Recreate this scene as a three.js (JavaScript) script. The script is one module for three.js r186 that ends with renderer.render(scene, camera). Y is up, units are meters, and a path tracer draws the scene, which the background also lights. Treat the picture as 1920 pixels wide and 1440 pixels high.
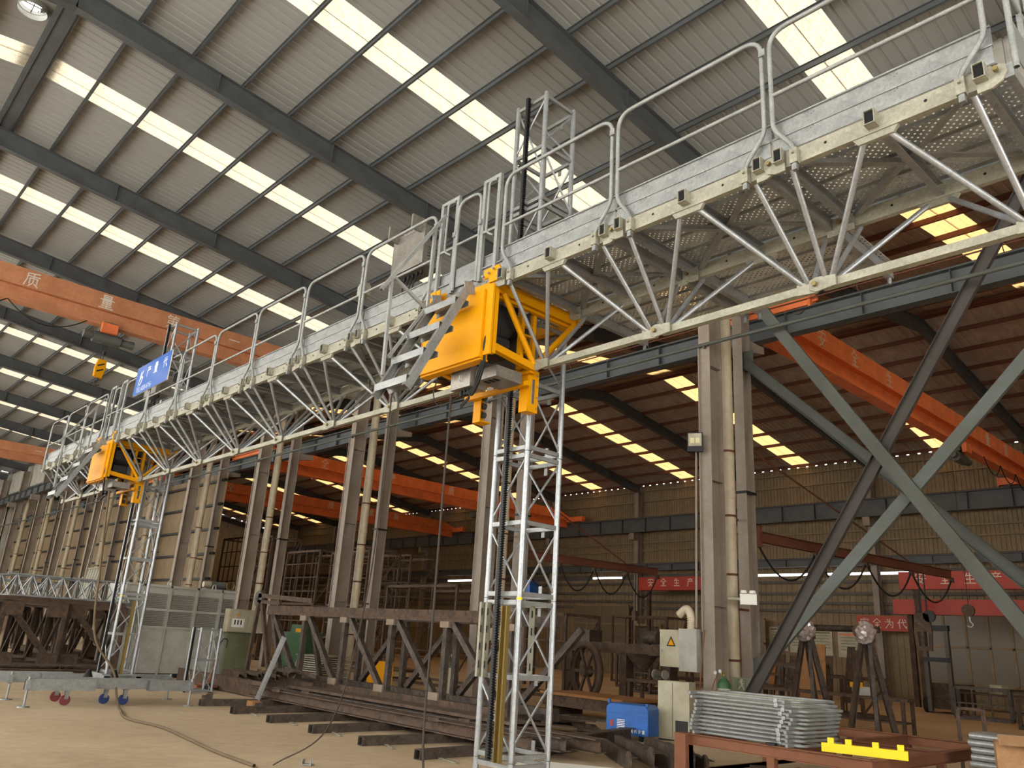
import * as THREE from 'three';
import { mergeGeometries } from 'three/addons/utils/BufferGeometryUtils.js';

// ---------- camera, sky, exposure ----------
const scene = new THREE.Scene();
const EYE = 1.66;                                        // camera height above the floor
const camera = new THREE.PerspectiveCamera(51.81, 4 / 3, 0.05, 400);
camera.position.set(0, EYE, 0);
camera.quaternion.setFromRotationMatrix(new THREE.Matrix4().makeBasis(
  new THREE.Vector3(0.68484842, 0.05848801, -0.72633449),
  new THREE.Vector3(0.18617983, 0.94964472, 0.25201583),
  new THREE.Vector3(0.70449962, -0.30782147, 0.6394734)));
const renderer = new THREE.WebGLRenderer();
renderer.toneMapping = THREE.LinearToneMapping;
renderer.toneMappingExposure = 1.0;
renderer.shadowMap.enabled = true;
scene.background = new THREE.Color(1.0, 0.995, 0.965);      // even, bright overcast sky
scene.backgroundIntensity = 5.5;

// ---------- helpers ----------
const V = (x, y, z) => new THREE.Vector3(x, y, z);
const toV = (a) => (a.isVector3 ? a : V(a[0], a[1], a[2]));
let seed = 7;
const rnd = () => { seed = (seed * 1664525 + 1013904223) >>> 0; return seed / 4294967296; };
const rr = (a, b) => a + (b - a) * rnd();

// boxes with uv in metres
function box(w, h, d, x = 0, y = 0, z = 0, ry = 0, rx = 0, rz = 0) {
  const g = new THREE.BoxGeometry(w, h, d), uv = g.attributes.uv;
  const s = [[d, h], [d, h], [w, d], [w, d], [w, h], [w, h]];
  for (let i = 0; i < 24; i++) { const [a, b] = s[i >> 2]; uv.setXY(i, uv.getX(i) * a, uv.getY(i) * b); }
  if (rx) g.rotateX(rx); if (rz) g.rotateZ(rz); if (ry) g.rotateY(ry);
  return g.translate(x, y, z);
}
const span = (x0, x1, y0, y1, z0, z1) => box(x1 - x0, y1 - y0, z1 - z0, (x0 + x1) / 2, (y0 + y1) / 2, (z0 + z1) / 2);
// a frame at a looking along b - a: x across, y up, z along
function along(a, b, up = [0, 1, 0]) {
  a = toV(a); b = toV(b);
  const z = b.clone().sub(a), L = z.length(); z.normalize();
  let x = toV(up).clone().cross(z); if (x.lengthSq() < 1e-6) x = V(1, 0, 0).cross(z); x.normalize();
  const y = z.clone().cross(x), m = new THREE.Matrix4().makeBasis(x, y, z).setPosition(a);
  return { m, L };
}
function bar(a, b, w, h, up) { const { m, L } = along(a, b, up); return box(w, h, L, 0, 0, L / 2).applyMatrix4(m); }
function ibeam(a, b, H, B, tf = 0.02, tw = 0.012, up) {
  const { m, L } = along(a, b, up);
  return mergeGeometries([box(B, tf, L, 0, H / 2 - tf / 2, L / 2), box(B, tf, L, 0, -H / 2 + tf / 2, L / 2), box(tw, H - 2 * tf, L, 0, 0, L / 2)]).applyMatrix4(m);
}
function channel(a, b, H, B, t = 0.008, up) {             // a U section, open towards +x of its frame
  const { m, L } = along(a, b, up);
  return mergeGeometries([box(t, H, L, 0, 0, L / 2), box(Math.abs(B), t, L, B / 2, H / 2 - t / 2, L / 2), box(Math.abs(B), t, L, B / 2, -H / 2 + t / 2, L / 2)]).applyMatrix4(m);
}
function angle(a, b, H, B, t = 0.008, up) {
  const { m, L } = along(a, b, up);
  return mergeGeometries([box(t, H, L, 0, 0, L / 2), box(B, t, L, B / 2, -H / 2 + t / 2, L / 2)]).applyMatrix4(m);
}
function hollow(a, b, w, h, t = 0.005, up) {              // rectangular hollow section, open ends
  const { m, L } = along(a, b, up);
  return mergeGeometries([box(t, h, L, w / 2 - t / 2, 0, L / 2), box(t, h, L, -w / 2 + t / 2, 0, L / 2), box(w - 2 * t, t, L, 0, h / 2 - t / 2, L / 2), box(w - 2 * t, t, L, 0, -h / 2 + t / 2, L / 2)]).applyMatrix4(m);
}
function cyl(r0, r1, h, n = 16, x = 0, y = 0, z = 0, open = false) {
  const g = new THREE.CylinderGeometry(r1, r0, h, n, 1, open), uv = g.attributes.uv;
  for (let i = 0; i < uv.count; i++) uv.setXY(i, uv.getX(i) * 6.283 * r0, uv.getY(i) * h);
  return g.translate(x, y + h / 2, z);
}
function tube(a, b, r, n = 8) {
  const { m, L } = along(a, b);
  return cyl(r, r, L, n).rotateX(Math.PI / 2).applyMatrix4(m);
}
// a round pipe through points
function pipe(pts, r, n = 6) {
  pts = pts.map(toV);
  const P = [], N = [], U = [], I = [], k = pts.length;
  let nx = null, len = 0;
  for (let i = 0; i < k; i++) {
    const t = pts[Math.min(i + 1, k - 1)].clone().sub(pts[Math.max(i - 1, 0)]).normalize();
    if (!nx) { nx = Math.abs(t.y) > 0.9 ? V(1, 0, 0) : V(0, 1, 0); }
    nx = nx.clone().addScaledVector(t, -nx.dot(t)).normalize();
    const bx = t.clone().cross(nx);
    if (i) len += pts[i].distanceTo(pts[i - 1]);
    for (let j = 0; j <= n; j++) {
      const a = (j / n) * Math.PI * 2, d = nx.clone().multiplyScalar(Math.cos(a)).addScaledVector(bx, Math.sin(a));
      P.push(pts[i].x + d.x * r, pts[i].y + d.y * r, pts[i].z + d.z * r); N.push(d.x, d.y, d.z); U.push((j / n) * 6.283 * r, len);
      if (i && j) { const q = i * (n + 1) + j, w = q - n - 1; I.push(w - 1, w, q - 1, w, q, q - 1); }
    }
  }
  const g = new THREE.BufferGeometry();
  g.setAttribute('position', new THREE.Float32BufferAttribute(P, 3)); g.setAttribute('normal', new THREE.Float32BufferAttribute(N, 3)); g.setAttribute('uv', new THREE.Float32BufferAttribute(U, 2));
  g.setIndex(I); return g;
}
// a polyline with its corners rounded
function rounded(pts, rad, n = 5) {
  pts = pts.map(toV); const out = [pts[0]];
  for (let i = 1; i < pts.length - 1; i++) {
    const a = pts[i - 1].clone().sub(pts[i]), b = pts[i + 1].clone().sub(pts[i]);
    const d = Math.min(rad, a.length() / 2.05, b.length() / 2.05); a.setLength(d).add(pts[i]); b.setLength(d).add(pts[i]);
    for (let j = 0; j <= n; j++) { const t = j / n; out.push(a.clone().multiplyScalar((1 - t) * (1 - t)).addScaledVector(pts[i], 2 * t * (1 - t)).addScaledVector(b, t * t)); }
  }
  out.push(pts[pts.length - 1]); return out;
}
const sag = (a, b, drop, n = 14) => { a = toV(a); b = toV(b); return Array.from({ length: n + 1 }, (_, i) => { const t = i / n, p = a.clone().lerp(b, t); p.y -= drop * 4 * t * (1 - t); return p; }); };
const smooth = (pts, n = 40) => new THREE.CatmullRomCurve3(pts.map(toV), false, 'centripetal').getPoints(n);
// an outline in x, y given a thickness along z
function plate(pts, t, holes = [], bevel = 0) {
  const s = new THREE.Shape(pts.map(([x, y]) => new THREE.Vector2(x, y)));
  for (const h of holes) s.holes.push(typeof h[0] === 'number' ? new THREE.Path().absarc(h[0], h[1], h[2], 0, 6.2832, true) : new THREE.Path(h.map(([x, y]) => new THREE.Vector2(x, y))));
  const g = new THREE.ExtrudeGeometry(s, { depth: t, bevelEnabled: bevel > 0, bevelSize: bevel, bevelThickness: bevel, bevelSegments: 1, curveSegments: 12 });
  return g.translate(0, 0, -t / 2);
}
const move = (g, x, y, z) => g.translate(x, y, z);
const clean = (g) => { const o = g.index ? g.toNonIndexed() : g; for (const k of Object.keys(o.attributes)) if (!['position', 'normal', 'uv'].includes(k)) o.deleteAttribute(k); return o; };
function mesh(name, geos, mat, parent = scene) {
  geos = Array.isArray(geos) ? geos : [geos];
  const g = geos.length > 1 ? mergeGeometries(geos.map(clean)) : geos[0];
  const m = new THREE.Mesh(g, mat); m.name = name; m.castShadow = m.receiveShadow = true;
  if (parent === scene) m.name = numbered(name);
  parent.add(m); return m;
}
const taken = new Map();
function numbered(name) { const b = name.replace(/_\d{3}$/, ''), k = taken.get(b) ?? 0; taken.set(b, k + 1); return k ? `${b}_${String(k).padStart(3, '0')}` : b; }
function tag(o, label, category, group) { o.userData = { label, category }; if (group) o.userData.group = group; return o; }
function thing(name, label, category, at = [0, 0, 0], turn = 0, group) {
  const o = new THREE.Group(); o.name = numbered(name); o.position.set(...at); o.rotation.y = turn; scene.add(o);
  return tag(o, label, category, group);
}
function copy(o, label, [x, y, z], turn) {
  const c = o.clone(); c.name = numbered(o.name); c.position.set(x, y, z); if (turn !== undefined) c.rotation.y = turn;
  c.userData = { ...o.userData, label }; scene.add(c); return c;
}
function struct(name, label) { const o = new THREE.Group(); o.name = numbered(name); o.userData = { kind: 'structure', label }; scene.add(o); return o; }
function built(m, label) { m.userData = { kind: 'structure', label }; return m; }

// ---------- procedural textures ----------
function noise2(size, cells, s) {                          // tileable value noise
  const g = new Float32Array(cells * cells); let q = s * 7919 + 13;
  for (let i = 0; i < g.length; i++) { q = (q * 1664525 + 1013904223) >>> 0; g[i] = q / 4294967296; }
  const out = new Float32Array(size * size), sm = (t) => t * t * (3 - 2 * t);
  for (let y = 0; y < size; y++) for (let x = 0; x < size; x++) {
    const fx = (x / size) * cells, fy = (y / size) * cells, x0 = fx | 0, y0 = fy | 0, tx = sm(fx - x0), ty = sm(fy - y0), x1 = (x0 + 1) % cells, y1 = (y0 + 1) % cells;
    out[y * size + x] = (g[y0 * cells + x0] * (1 - tx) + g[y0 * cells + x1] * tx) * (1 - ty) + (g[y1 * cells + x0] * (1 - tx) + g[y1 * cells + x1] * tx) * ty;
  }
  return out;
}
function fbm(size, list, s) { const o = new Float32Array(size * size); let k = 0; for (const [cells, w] of list) { const n = noise2(size, cells, s + k++); for (let i = 0; i < o.length; i++) o[i] += n[i] * w; } return o; }
function texture(size, fn, metres, srgb = true) {
  const d = new Uint8Array(size * size * 4);
  for (let i = 0; i < size * size; i++) { const c = fn(i, i % size, (i / size) | 0); for (let k = 0; k < 3; k++) d[i * 4 + k] = Math.max(0, Math.min(255, c[k])); d[i * 4 + 3] = 255; }
  const t = new THREE.DataTexture(d, size, size); t.wrapS = t.wrapT = THREE.RepeatWrapping; t.magFilter = THREE.LinearFilter; t.minFilter = THREE.LinearMipmapLinearFilter; t.generateMipmaps = true;
  if (srgb) t.colorSpace = THREE.SRGBColorSpace; t.repeat.set(1 / metres, 1 / metres); t.needsUpdate = true; return t;
}
const mix = (a, b, t) => a.map((v, i) => v + (b[i] - v) * t), clamp = (v) => Math.max(0, Math.min(1, v));
const S = 256;
const nA = fbm(S, [[4, 0.4], [9, 0.3], [24, 0.2], [70, 0.1]], 1), nB = fbm(S, [[6, 0.35], [17, 0.3], [48, 0.2], [120, 0.15]], 5), nC = fbm(S, [[40, 0.5], [90, 0.5]], 9), nD = fbm(S, [[3, 0.6], [7, 0.4]], 12);
const grey = (v) => [v, v, v];
const T = {
  galv: texture(S, (i) => grey(205 + 38 * (nC[i] - 0.5) + 60 * (nA[i] - 0.5)), 0.6),
  galvRough: texture(S, (i) => grey(128 + 110 * (nB[i] - 0.5) + 40 * (nC[i] - 0.5)), 0.6, false),
  dirt: texture(S, (i) => { const k = clamp((nA[i] - 0.5) * 2.4 + 0.45), v = mix([228, 222, 214], [255, 255, 255], k); return v.map((c) => c - 14 * (nC[i] - 0.5)); }, 2.2),
  rust: texture(S, (i) => { const k = clamp((nB[i] - 0.36) * 3), c = mix([64, 50, 40], [90, 70, 55], k), j = clamp((nA[i] - 0.52) * 4); return mix(c, [114, 94, 76], j * 0.4).map((v) => v + 26 * (nC[i] - 0.5)); }, 1.3),
  mill: texture(S, (i) => { const k = clamp((nB[i] - 0.34) * 3), c = mix([56, 49, 44], [92, 80, 71], k), j = clamp((nA[i] - 0.55) * 5); return mix(c, [118, 88, 66], j * 0.45).map((v) => v + 22 * (nC[i] - 0.5)); }, 1.1),
  concrete: texture(512, (i, x, y) => { const j = ((y >> 1) % S) * S + ((x >> 1) % S), k = clamp((nD[j] - 0.3) * 2), l = clamp((nB[j] - 0.5) * 3); return mix(mix([182, 160, 130], [196, 174, 144], k), [160, 138, 110], l * 0.45).map((v) => v + 16 * (nC[j] - 0.5)); }, 7),
  fibre: texture(S, (i) => { const k = clamp((nC[i] - 0.42) * 5), l = clamp((nA[i] - 0.3) * 2); return mix(mix([222, 206, 176], [255, 250, 238], k), [255, 253, 246], l * 0.5); }, 0.55),
  card: texture(S, (i) => mix([142, 106, 72], [172, 132, 94], nB[i]).map((v) => v + 14 * (nC[i] - 0.5)), 0.7),
};
T.rough = texture(S, (i) => grey(170 + 90 * (nB[i] - 0.5)), 1.2, false);
// perforated tread plate: round holes in staggered rows
T.holes = texture(64, (i, x, y) => { const d = (a, b) => Math.hypot(((x - a + 96) % 64) - 32, ((y - b + 96) % 64) - 32); return grey(Math.min(d(16, 16), d(48, 48)) < 10 ? 0 : 255); }, 0.06, false);

// ---------- materials ----------
const mat = (c, roughness = 0.7, metalness = 0, o = {}) => new THREE.MeshStandardMaterial({ color: c, roughness, metalness, ...o });
const paint = (c, r = 0.55, o = {}) => mat(c, r, 0, { map: T.dirt, ...o });
const M = {
  galv: mat(0xb8bab8, 0.7, 0.45, { map: T.galv, roughnessMap: T.galvRough }),
  rail: mat(0xbcbeba, 0.6, 0.35, { map: T.galv }), galvDull: mat(0xc4c0ac, 0.7, 0.25, { map: T.galv }),
  galvTube: mat(0xcfd2d4, 0.36, 0.6, { map: T.galv }),
  deck: mat(0xdfe1df, 0.6, 0.25, { map: T.galv, alphaMap: T.holes, alphaTest: 0.5, side: THREE.DoubleSide }),
  hole: mat(0x0b0c0d, 0.9),
  yellow: new THREE.MeshPhysicalMaterial({ color: 0xdc9600, roughness: 0.45, specularIntensity: 0.35 }), yellowBright: mat(0xf7d500, 0.4),
  black: mat(0x0c0c0d, 0.55), motor: mat(0x1d2022, 0.5), rubber: mat(0x15130f, 0.8),
  stainless: mat(0xb9b2a8, 0.42, 0.7, { map: T.galv }),
  brass: mat(0x84703c, 0.45, 0.55),
  sheet: mat(0x95948f, 0.6, 0, { side: THREE.DoubleSide }), sheetWarm: paint(0xb8a898, 0.65, { side: THREE.DoubleSide }),
  rafter: paint(0x54585a, 0.6), purlin: paint(0x55595b, 0.6), purlinRust: paint(0x6d3f2b, 0.75),
  column: paint(0x978b7f, 0.6), columnDark: paint(0x5b564f, 0.65), brace: paint(0x50534c, 0.6), braceDark: paint(0x4a4540, 0.65), braceLight: paint(0x6e7570, 0.6),
  paneBrown: mat(0x6b604e, 0.4), brassPin: mat(0x85774a, 0.5, 0.5),
  primer: paint(0x9a8a7a, 0.8), castorRed: mat(0x7c3634, 0.6), castorBlue: mat(0x2a3c74, 0.6),
  clad: paint(0x8d7a5d, 0.7, { side: THREE.DoubleSide }), cladPale: paint(0xb8b5ac, 0.7, { side: THREE.DoubleSide }),
  orange: paint(0xcf8c64, 0.5), orangeHall: paint(0xf5824a, 0.5), red: paint(0xb23a25, 0.55), character: mat(0xded3c2, 0.7),
  rust: mat(0xffffff, 0.85, 0, { map: T.rust }), mill: mat(0xffffff, 0.6, 0.25, { map: T.mill }), rustRed: paint(0x835338, 0.75),
  concrete: mat(0xffffff, 0.75, 0, { map: T.concrete }),
  pvc: paint(0xcdc0a6, 0.5), cream: paint(0xb9b39c, 0.5), greyPanel: paint(0xb0b0a8, 0.5), greyDark: paint(0x5c5e5b, 0.6),
  blue: paint(0x1f63b8, 0.4), green: paint(0x35603a, 0.5), olive: paint(0x6f7358, 0.55), white: mat(0xe8e6de, 0.5), rope: mat(0x6b5a43, 0.85), cord: mat(0x3c332a, 0.8), card: mat(0xffffff, 0.9, 0, { map: T.card }), lampGlow: mat(0xd6cf9c, 0.5), wood: mat(0xf4e2c4, 0.8, 0, { map: T.card }),
  skylight: new THREE.MeshPhysicalMaterial({ color: 0xd2cdc2, map: T.fibre, roughness: 1, transmission: 0.42, thickness: 0, side: THREE.DoubleSide }),
  daylight: new THREE.MeshPhysicalMaterial({ color: 0xfcfcfa, roughness: 1, transmission: 0.9, thickness: 0, side: THREE.DoubleSide }),
  skylightWarm: new THREE.MeshPhysicalMaterial({ color: 0xeac48c, map: T.fibre, roughness: 1, transmission: 0.52, thickness: 0, side: THREE.DoubleSide }),
  glass: new THREE.MeshPhysicalMaterial({ color: 0x9a9484, roughness: 0.25, transmission: 0.35, thickness: 0 }),
};

// ---------- the two halls ----------
const BAY = 7.6, X0 = -9.85, colX = (k) => X0 - BAY * k, KW = 10, KE = -3;          // columns every 7.6 m
const XW = colX(KW), XE = colX(KE);                                                    // west and east gable walls
const HALL1 = { ridge: -2.1, half: 13.1, eave: 13.01, slope: 0.105, depth: 0.58, purlins: 10, lift: 0.8 };
const HALL2 = { ridge: -29.1, half: 12.6, eave: 11.41, slope: 0.155, depth: 0.5, purlins: 8, lift: 0.7 };
HALL1.south = HALL1.ridge + HALL1.half + 0.1;
{
  const f = built(mesh('floor', span(XW - 0.2, XE + 0.2, -0.3, 0, -42.4, HALL1.south + 0.3), M.concrete), 'beige concrete workshop floor');
}
// trapezoid-ribbed sheet, w wide and long along z, ribs outwards
function ribbed(w, L, ribs, h = 0.035, rw = 0.045) {
  const p = w / ribs, prof = [];
  for (let i = 0; i < ribs; i++) { const a = -w / 2 + p * (i + 0.5); prof.push([a - p / 2, 0], [a - rw, 0], [a - rw / 2, h], [a + rw / 2, h], [a + rw, 0]); }
  prof.push([w / 2, 0]);
  const P = [], N = [], U = [];
  for (let i = 0; i < prof.length - 1; i++) {
    const [x0, y0] = prof[i], [x1, y1] = prof[i + 1], l = Math.hypot(x1 - x0, y1 - y0); if (l < 1e-5) continue;
    const nx = -(y1 - y0) / l, ny = (x1 - x0) / l;
    for (const [x, y, z] of [[x0, y0, 0], [x0, y0, L], [x1, y1, L], [x0, y0, 0], [x1, y1, L], [x1, y1, 0]]) { P.push(x, y, z); N.push(nx, ny, 0); U.push(x, z); }
  }
  const g = new THREE.BufferGeometry();
  g.setAttribute('position', new THREE.Float32BufferAttribute(P, 3)); g.setAttribute('normal', new THREE.Float32BufferAttribute(N, 3)); g.setAttribute('uv', new THREE.Float32BufferAttribute(U, 2));
  return g;
}
const SKYW = 1.05, SHEET = (BAY - SKYW) / 6;
function roof(h, sheetMat, skyMat, purlinMat, where) {
  const c = struct('ceiling', `ribbed steel roof with translucent strips over the ${where}`);
  const pitch = Math.atan(h.slope), L = (h.half + 0.45) / Math.cos(pitch), top = h.eave + h.slope * h.half + h.lift;
  const sg = ribbed(SHEET, L, 4, 0.022), kg = ribbed(SKYW, L, 4, 0.03), short = ribbed(SHEET, L - 1.1, 4, 0.022).translate(0, 0, 1.1);
  const lap = box(0.012, 0.02, L, 0.07, 0.01, L / 2), edge = box(0.03, 0.02, L, 0, 0.005, L / 2);
  for (const side of [-1, 1]) for (let k = KE; k < KW; k++) {
    const place = (g, m, name, x) => { const s = mesh(name, g, m, c); s.position.set(x, top, h.ridge); s.rotation.set(side < 0 ? -pitch : pitch, side < 0 ? Math.PI : 0, 0, 'YXZ'); s.rotation.x = pitch; return s; };
    const x = colX(k);
    for (let i = 0; i < 6; i++) {
      const sx = x - SHEET * (i + 0.5) - (i > 2 ? SKYW : 0);
      place(h.vent && side === h.vent[2] && k === h.vent[0] && i === h.vent[1] ? short : sg, sheetMat, 'roof_sheet', sx);
    }
    place(kg, skyMat, 'skylight_sheet', x - BAY / 2);
    place(lap, M.purlin, 'skylight_lap', x - BAY / 2);
  }
  const sp = h.half / h.purlins;
  for (const side of [-1, 1]) for (let i = 0; i <= h.purlins; i++) {
    const d = i === 0 ? 0.18 : i * sp, z = h.ridge + side * d, y = h.eave + h.slope * (h.half - d) + h.lift - 0.02;
    mesh('purlin', channel([XW, y - 0.08, z], [XE, y - 0.08, z], 0.16, 0.05 * side, 0.006), purlinMat, c);
  }
  mesh('ridge_plate', [box(XE - XW, 0.012, 0.5, (XW + XE) / 2, top - 0.16, h.ridge), box(XE - XW, 0.02, 0.9, (XW + XE) / 2, top + 0.05, h.ridge)], purlinMat, c);
  return c;
}
HALL1.vent = [1, 1, 1];
const roof1 = roof(HALL1, M.sheet, M.skylight, M.purlin, 'main hall');
const roof2 = roof(HALL2, M.sheetWarm, M.skylightWarm, M.purlinRust, 'side hall');
for (const [h, m, where] of [[HALL1, M.rafter, 'main hall'], [HALL2, M.rafter, 'side hall']]) for (let k = KE; k <= KW; k++) {
  const o = struct('roof_beam', `dark steel rafter crossing the ${where}`);
  for (const s of [-1, 1]) {
    const hy = h.depth / 2, y0 = h.eave + hy, y1 = h.eave + h.slope * h.half + hy, x = colX(k);
    mesh('rafter', ibeam([x, y0, h.ridge + s * h.half], [x, y1, h.ridge], h.depth, 0.22, 0.016, 0.01), m, o);
    for (const f of [0.25, 0.5, 0.75]) mesh('stiffener', box(0.2, h.depth * 0.94, 0.01, x, y0 + (y1 - y0) * f, h.ridge + s * h.half * (1 - f)), m, o);
  }
}
// walls of ribbed cladding, each panel its own piece
function cladding(name, label, a, b, y0, y1, m, w = 1.0, gaps = []) {
  const o = struct(name, label), { m: fr, L } = along([a[0], 0, a[1]], [b[0], 0, b[1]]), n = Math.round(L / w), pw = L / n;
  const g = ribbed(pw, y1 - y0, 5, 0.03, 0.03).rotateX(-Math.PI / 2).rotateY(0);
  const dir = Math.atan2(-(b[1] - a[1]), b[0] - a[0]);
  for (let i = 0; i < n; i++) { const t = (i + 0.5) / n, p = mesh('wall_panel', g, m, o); p.position.set(a[0] + (b[0] - a[0]) * t, y0, a[1] + (b[1] - a[1]) * t); p.rotation.y = dir; }
  return o;
}
const gable = (name, label, x, m) => {
  const o = struct(name, label), w = 1.3;
  for (const h of [HALL1, HALL2]) { const n = Math.round((2 * h.half + 1.4) / w), pw = (2 * h.half + 1.4) / n;
    for (let i = 0; i < n; i++) { const z = h.ridge - h.half - 0.7 + pw * (i + 0.5), d = Math.max(0, h.half - Math.abs(z - h.ridge)), y = h.eave + h.slope * d + h.lift;
      const y0 = name === 'wall_east' && z > -9 && z < 4.5 ? 8.5 : 0;                            // the big doorway behind the camera stands open
      const p = mesh('wall_panel', ribbed(pw, y - y0, 4, 0.03, 0.03).rotateX(-Math.PI / 2), m, o); p.position.set(x, y0, z); p.rotation.y = Math.PI / 2; } }
  return o;
};
const westWall = gable('wall_west', 'pale ribbed gable wall at the far end of the halls', XW, M.cladPale);
gable('wall_east', 'pale ribbed gable wall behind the camera', XE, M.cladPale);
cladding('wall_south', 'pale ribbed lower side wall behind the camera', [XW, HALL1.south], [XE, HALL1.south], 0, 1.4, M.cladPale, 1.3);
cladding('wall_south', 'translucent ribbed daylight wall behind the camera', [XW, HALL1.south], [XE, HALL1.south], 1.4, 13.9, M.daylight, 1.3);
const backWall = cladding('wall_north', 'tan ribbed side wall of the side hall', [XW, -42], [XE, -42], 6.08, 11.96, M.clad, 1.0);
const backLow = cladding('wall_north', 'brown lower side wall of the side hall', [XW, -42.05], [XE, -42.05], 0, 5.96, M.clad, 1.6);
cladding('wall_valley', 'ribbed closing wall between the two roofs', [XW, -15.6], [XE, -15.6], 11.6, 13.82, M.cladPale, 1.6);
const parti = cladding('wall_partition', 'tan ribbed partition between the halls behind the far columns', [XW, -16.75], [colX(4) + 0.4, -16.75], 0, 9.1, M.clad, 1.0);
for (let y = 1.2; y < 9; y += 1.25) mesh('girt', bar([XW, y, -16.68], [colX(4) + 0.4, y, -16.66], 0.12, 0.12), M.black, parti);
for (const y of [6.9, 7.7, 8.2, 10.9, 11.6]) mesh('girt', bar([XW, y, -41.9], [XE, y, -41.9], 0.12, 0.08), M.clad, backWall);
for (const y of [4.1, 4.5, 5.0, 5.6]) mesh('girt', bar([XW, y, -41.9], [XE, y, -41.9], 0.12, 0.14), M.columnDark, backLow);

mesh('gutter', span(XW, XE, 11.6, 11.72, -16.75, -15.5), M.purlin, roof1);
mesh('eave_closure', span(XW, XE, 13.7, 13.95, HALL1.south - 0.05, HALL1.south + 0.1), M.columnDark, roof1);
for (const [a, b] of [[XW, -66], [0, XE]]) mesh('eave_closure', span(a, b, 11.9, 12.1, -42.0, -41.94), M.clad, backWall);
const filler = span(-0.2, 0.2, 11.9, 12.1, -42.0, -41.94);                         // daylight shows between the fillers under the eave
for (let x = -65.8; x < 0; x += 0.55) mesh('eave_filler', filler, M.clad, backWall).position.x = x;
for (const [a, b] of [[XE, -15.9], [-20.6, -20.2], [-25.0, -34.2], [-36.8, -49.5], [-52.6, XW]]) mesh('slot_board', span(Math.min(a, b), Math.max(a, b), 5.85, 6.2, -41.98, -41.92), M.columnDark, backWall);

// ---------- columns, downpipes, runways, braces ----------
const nth = ['first', 'second', 'third', 'fourth', 'fifth', 'sixth', 'seventh', 'eighth', 'ninth', 'tenth', 'eleventh', 'twelfth', 'thirteenth'];
for (let k = KE; k <= KW; k++) {
  const x = colX(k);
  const c = struct('steel_column', 'main hall steel column of the row between the halls');
  mesh('shaft', ibeam([x, 0, -15.2], [x, 13.1, -15.2], 0.5, 0.3, 0.02, 0.014, [0, 0, 1]), M.column, c);
  mesh('base_plate', span(x - 0.25, x + 0.25, 0, 0.03, -15.5, -14.9), M.column, c);
  mesh('bracket', [span(x - 0.15, x + 0.15, 9.9, 10.3, -14.95, -14.35)], M.column, c);
  for (const y of [2.6, 5.3, 8.0]) mesh('stiffener', span(x - 0.14, x + 0.14, y, y + 0.015, -15.42, -14.98), M.column, c);
  const b = struct('steel_column', 'side hall steel column of the row between the halls');
  mesh('shaft', ibeam([x, 0, -16.6], [x, 11.5, -16.6], 0.38, 0.26, 0.016, 0.012, [0, 0, 1]), M.column, b);
  mesh('bracket', move(plate([[0, 0], [0.75, 0.15], [0.75, 0.32], [0, 0.32]], 0.24).rotateY(Math.PI / 2), x, 8.86, -16.75), M.column, b);
  mesh('splice_plate', [span(x - 0.15, x + 0.15, 5.25, 5.3, -16.83, -16.37)], M.black, b);
  const w = struct('steel_column', 'dark steel column of the far side wall');
  mesh('shaft', ibeam([x, 0, -41.6], [x, 11.5, -41.6], 0.42, 0.3, 0.018, 0.012, [0, 0, 1]), M.column, w);
  mesh('bracket', span(x - 0.18, x + 0.18, 8.3, 8.75, -41.45, -40.9), M.column, w);
  if (k >= 0 && k <= 9) {
    const p = thing('downpipe', `cream rainwater pipe behind the ${nth[k]} column of the row, counted from the flood lamp`, 'pipe', [x, 0, -15.85], 0, 'rainwater pipes along the column row');
    mesh('shaft', cyl(0.15, 0.15, 11.55, 20), M.pvc, p);
    for (const y of [1.5, 3.3, 4.6, 6.1]) mesh('clamp', cyl(0.16, 0.16, 0.05, 20, 0, y, 0), M.purlinRust, p);
    mesh('coupling', cyl(0.158, 0.158, 0.2, 20, 0, 5.0, 0), M.pvc, p);
    for (const [bx, y] of [[-0.1, 4.62], [0.1, 2.6]]) mesh('wall_bracket', bar([bx, y, 0], [bx, y, -0.52], 0.04, 0.05), M.purlinRust, p);
  }
}
const girder = (name, label, z, y0, y1, B, m) => {
  const o = struct(name, label), H = y1 - y0;
  mesh('girder', ibeam([XW, (y0 + y1) / 2, z], [XE, (y0 + y1) / 2, z], H, B, 0.02, 0.012), m, o);
  for (let x = XE - 0.9; x > XW; x -= 1.9) mesh('stiffener', span(x - 0.006, x + 0.006, y0 + 0.02, y1 - 0.02, z - B / 2 + 0.01, z + B / 2 - 0.01), m, o);
  mesh('rail', [span(XW, XE, y1, y1 + 0.08, z - 0.03, z + 0.03)], M.braceDark, o);
  return o;
};
girder('crane_runway_beam', 'crane runway girder of the main hall', -14.6, 10.3, 10.9, 0.3, M.rafter);
const run2 = girder('crane_runway_beam', 'dark crane runway girder along the column row of the side hall', -17.1, 9.18, 9.76, 0.3, M.rafter);
mesh('conductor_pipe', tube([XW, 9.95, -16.95], [XE, 9.95, -16.95], 0.02), M.purlinRust, run2);
for (let x = 8; x > XW; x -= 3) mesh('conductor_hook', pipe(rounded([[x, 9.78, -16.98], [x, 9.9, -16.9], [x, 10.0, -16.95]], 0.05), 0.012, 5), M.purlinRust, run2);
girder('crane_runway_beam', 'crane runway girder along the far side wall', -41.15, 8.78, 9.66, 0.35, M.rafter);
girder('crane_runway_beam', 'lower dark girder along the far side wall', -41.3, 6.35, 6.75, 0.25, M.rafter);
const ap = thing('air_pipe', 'thin grey service pipe running along the front of the columns', 'pipe');
mesh('line', tube([XW, 8.5, -14.89], [XE, 8.5, -14.89], 0.045, 10), M.brace, ap);
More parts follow.
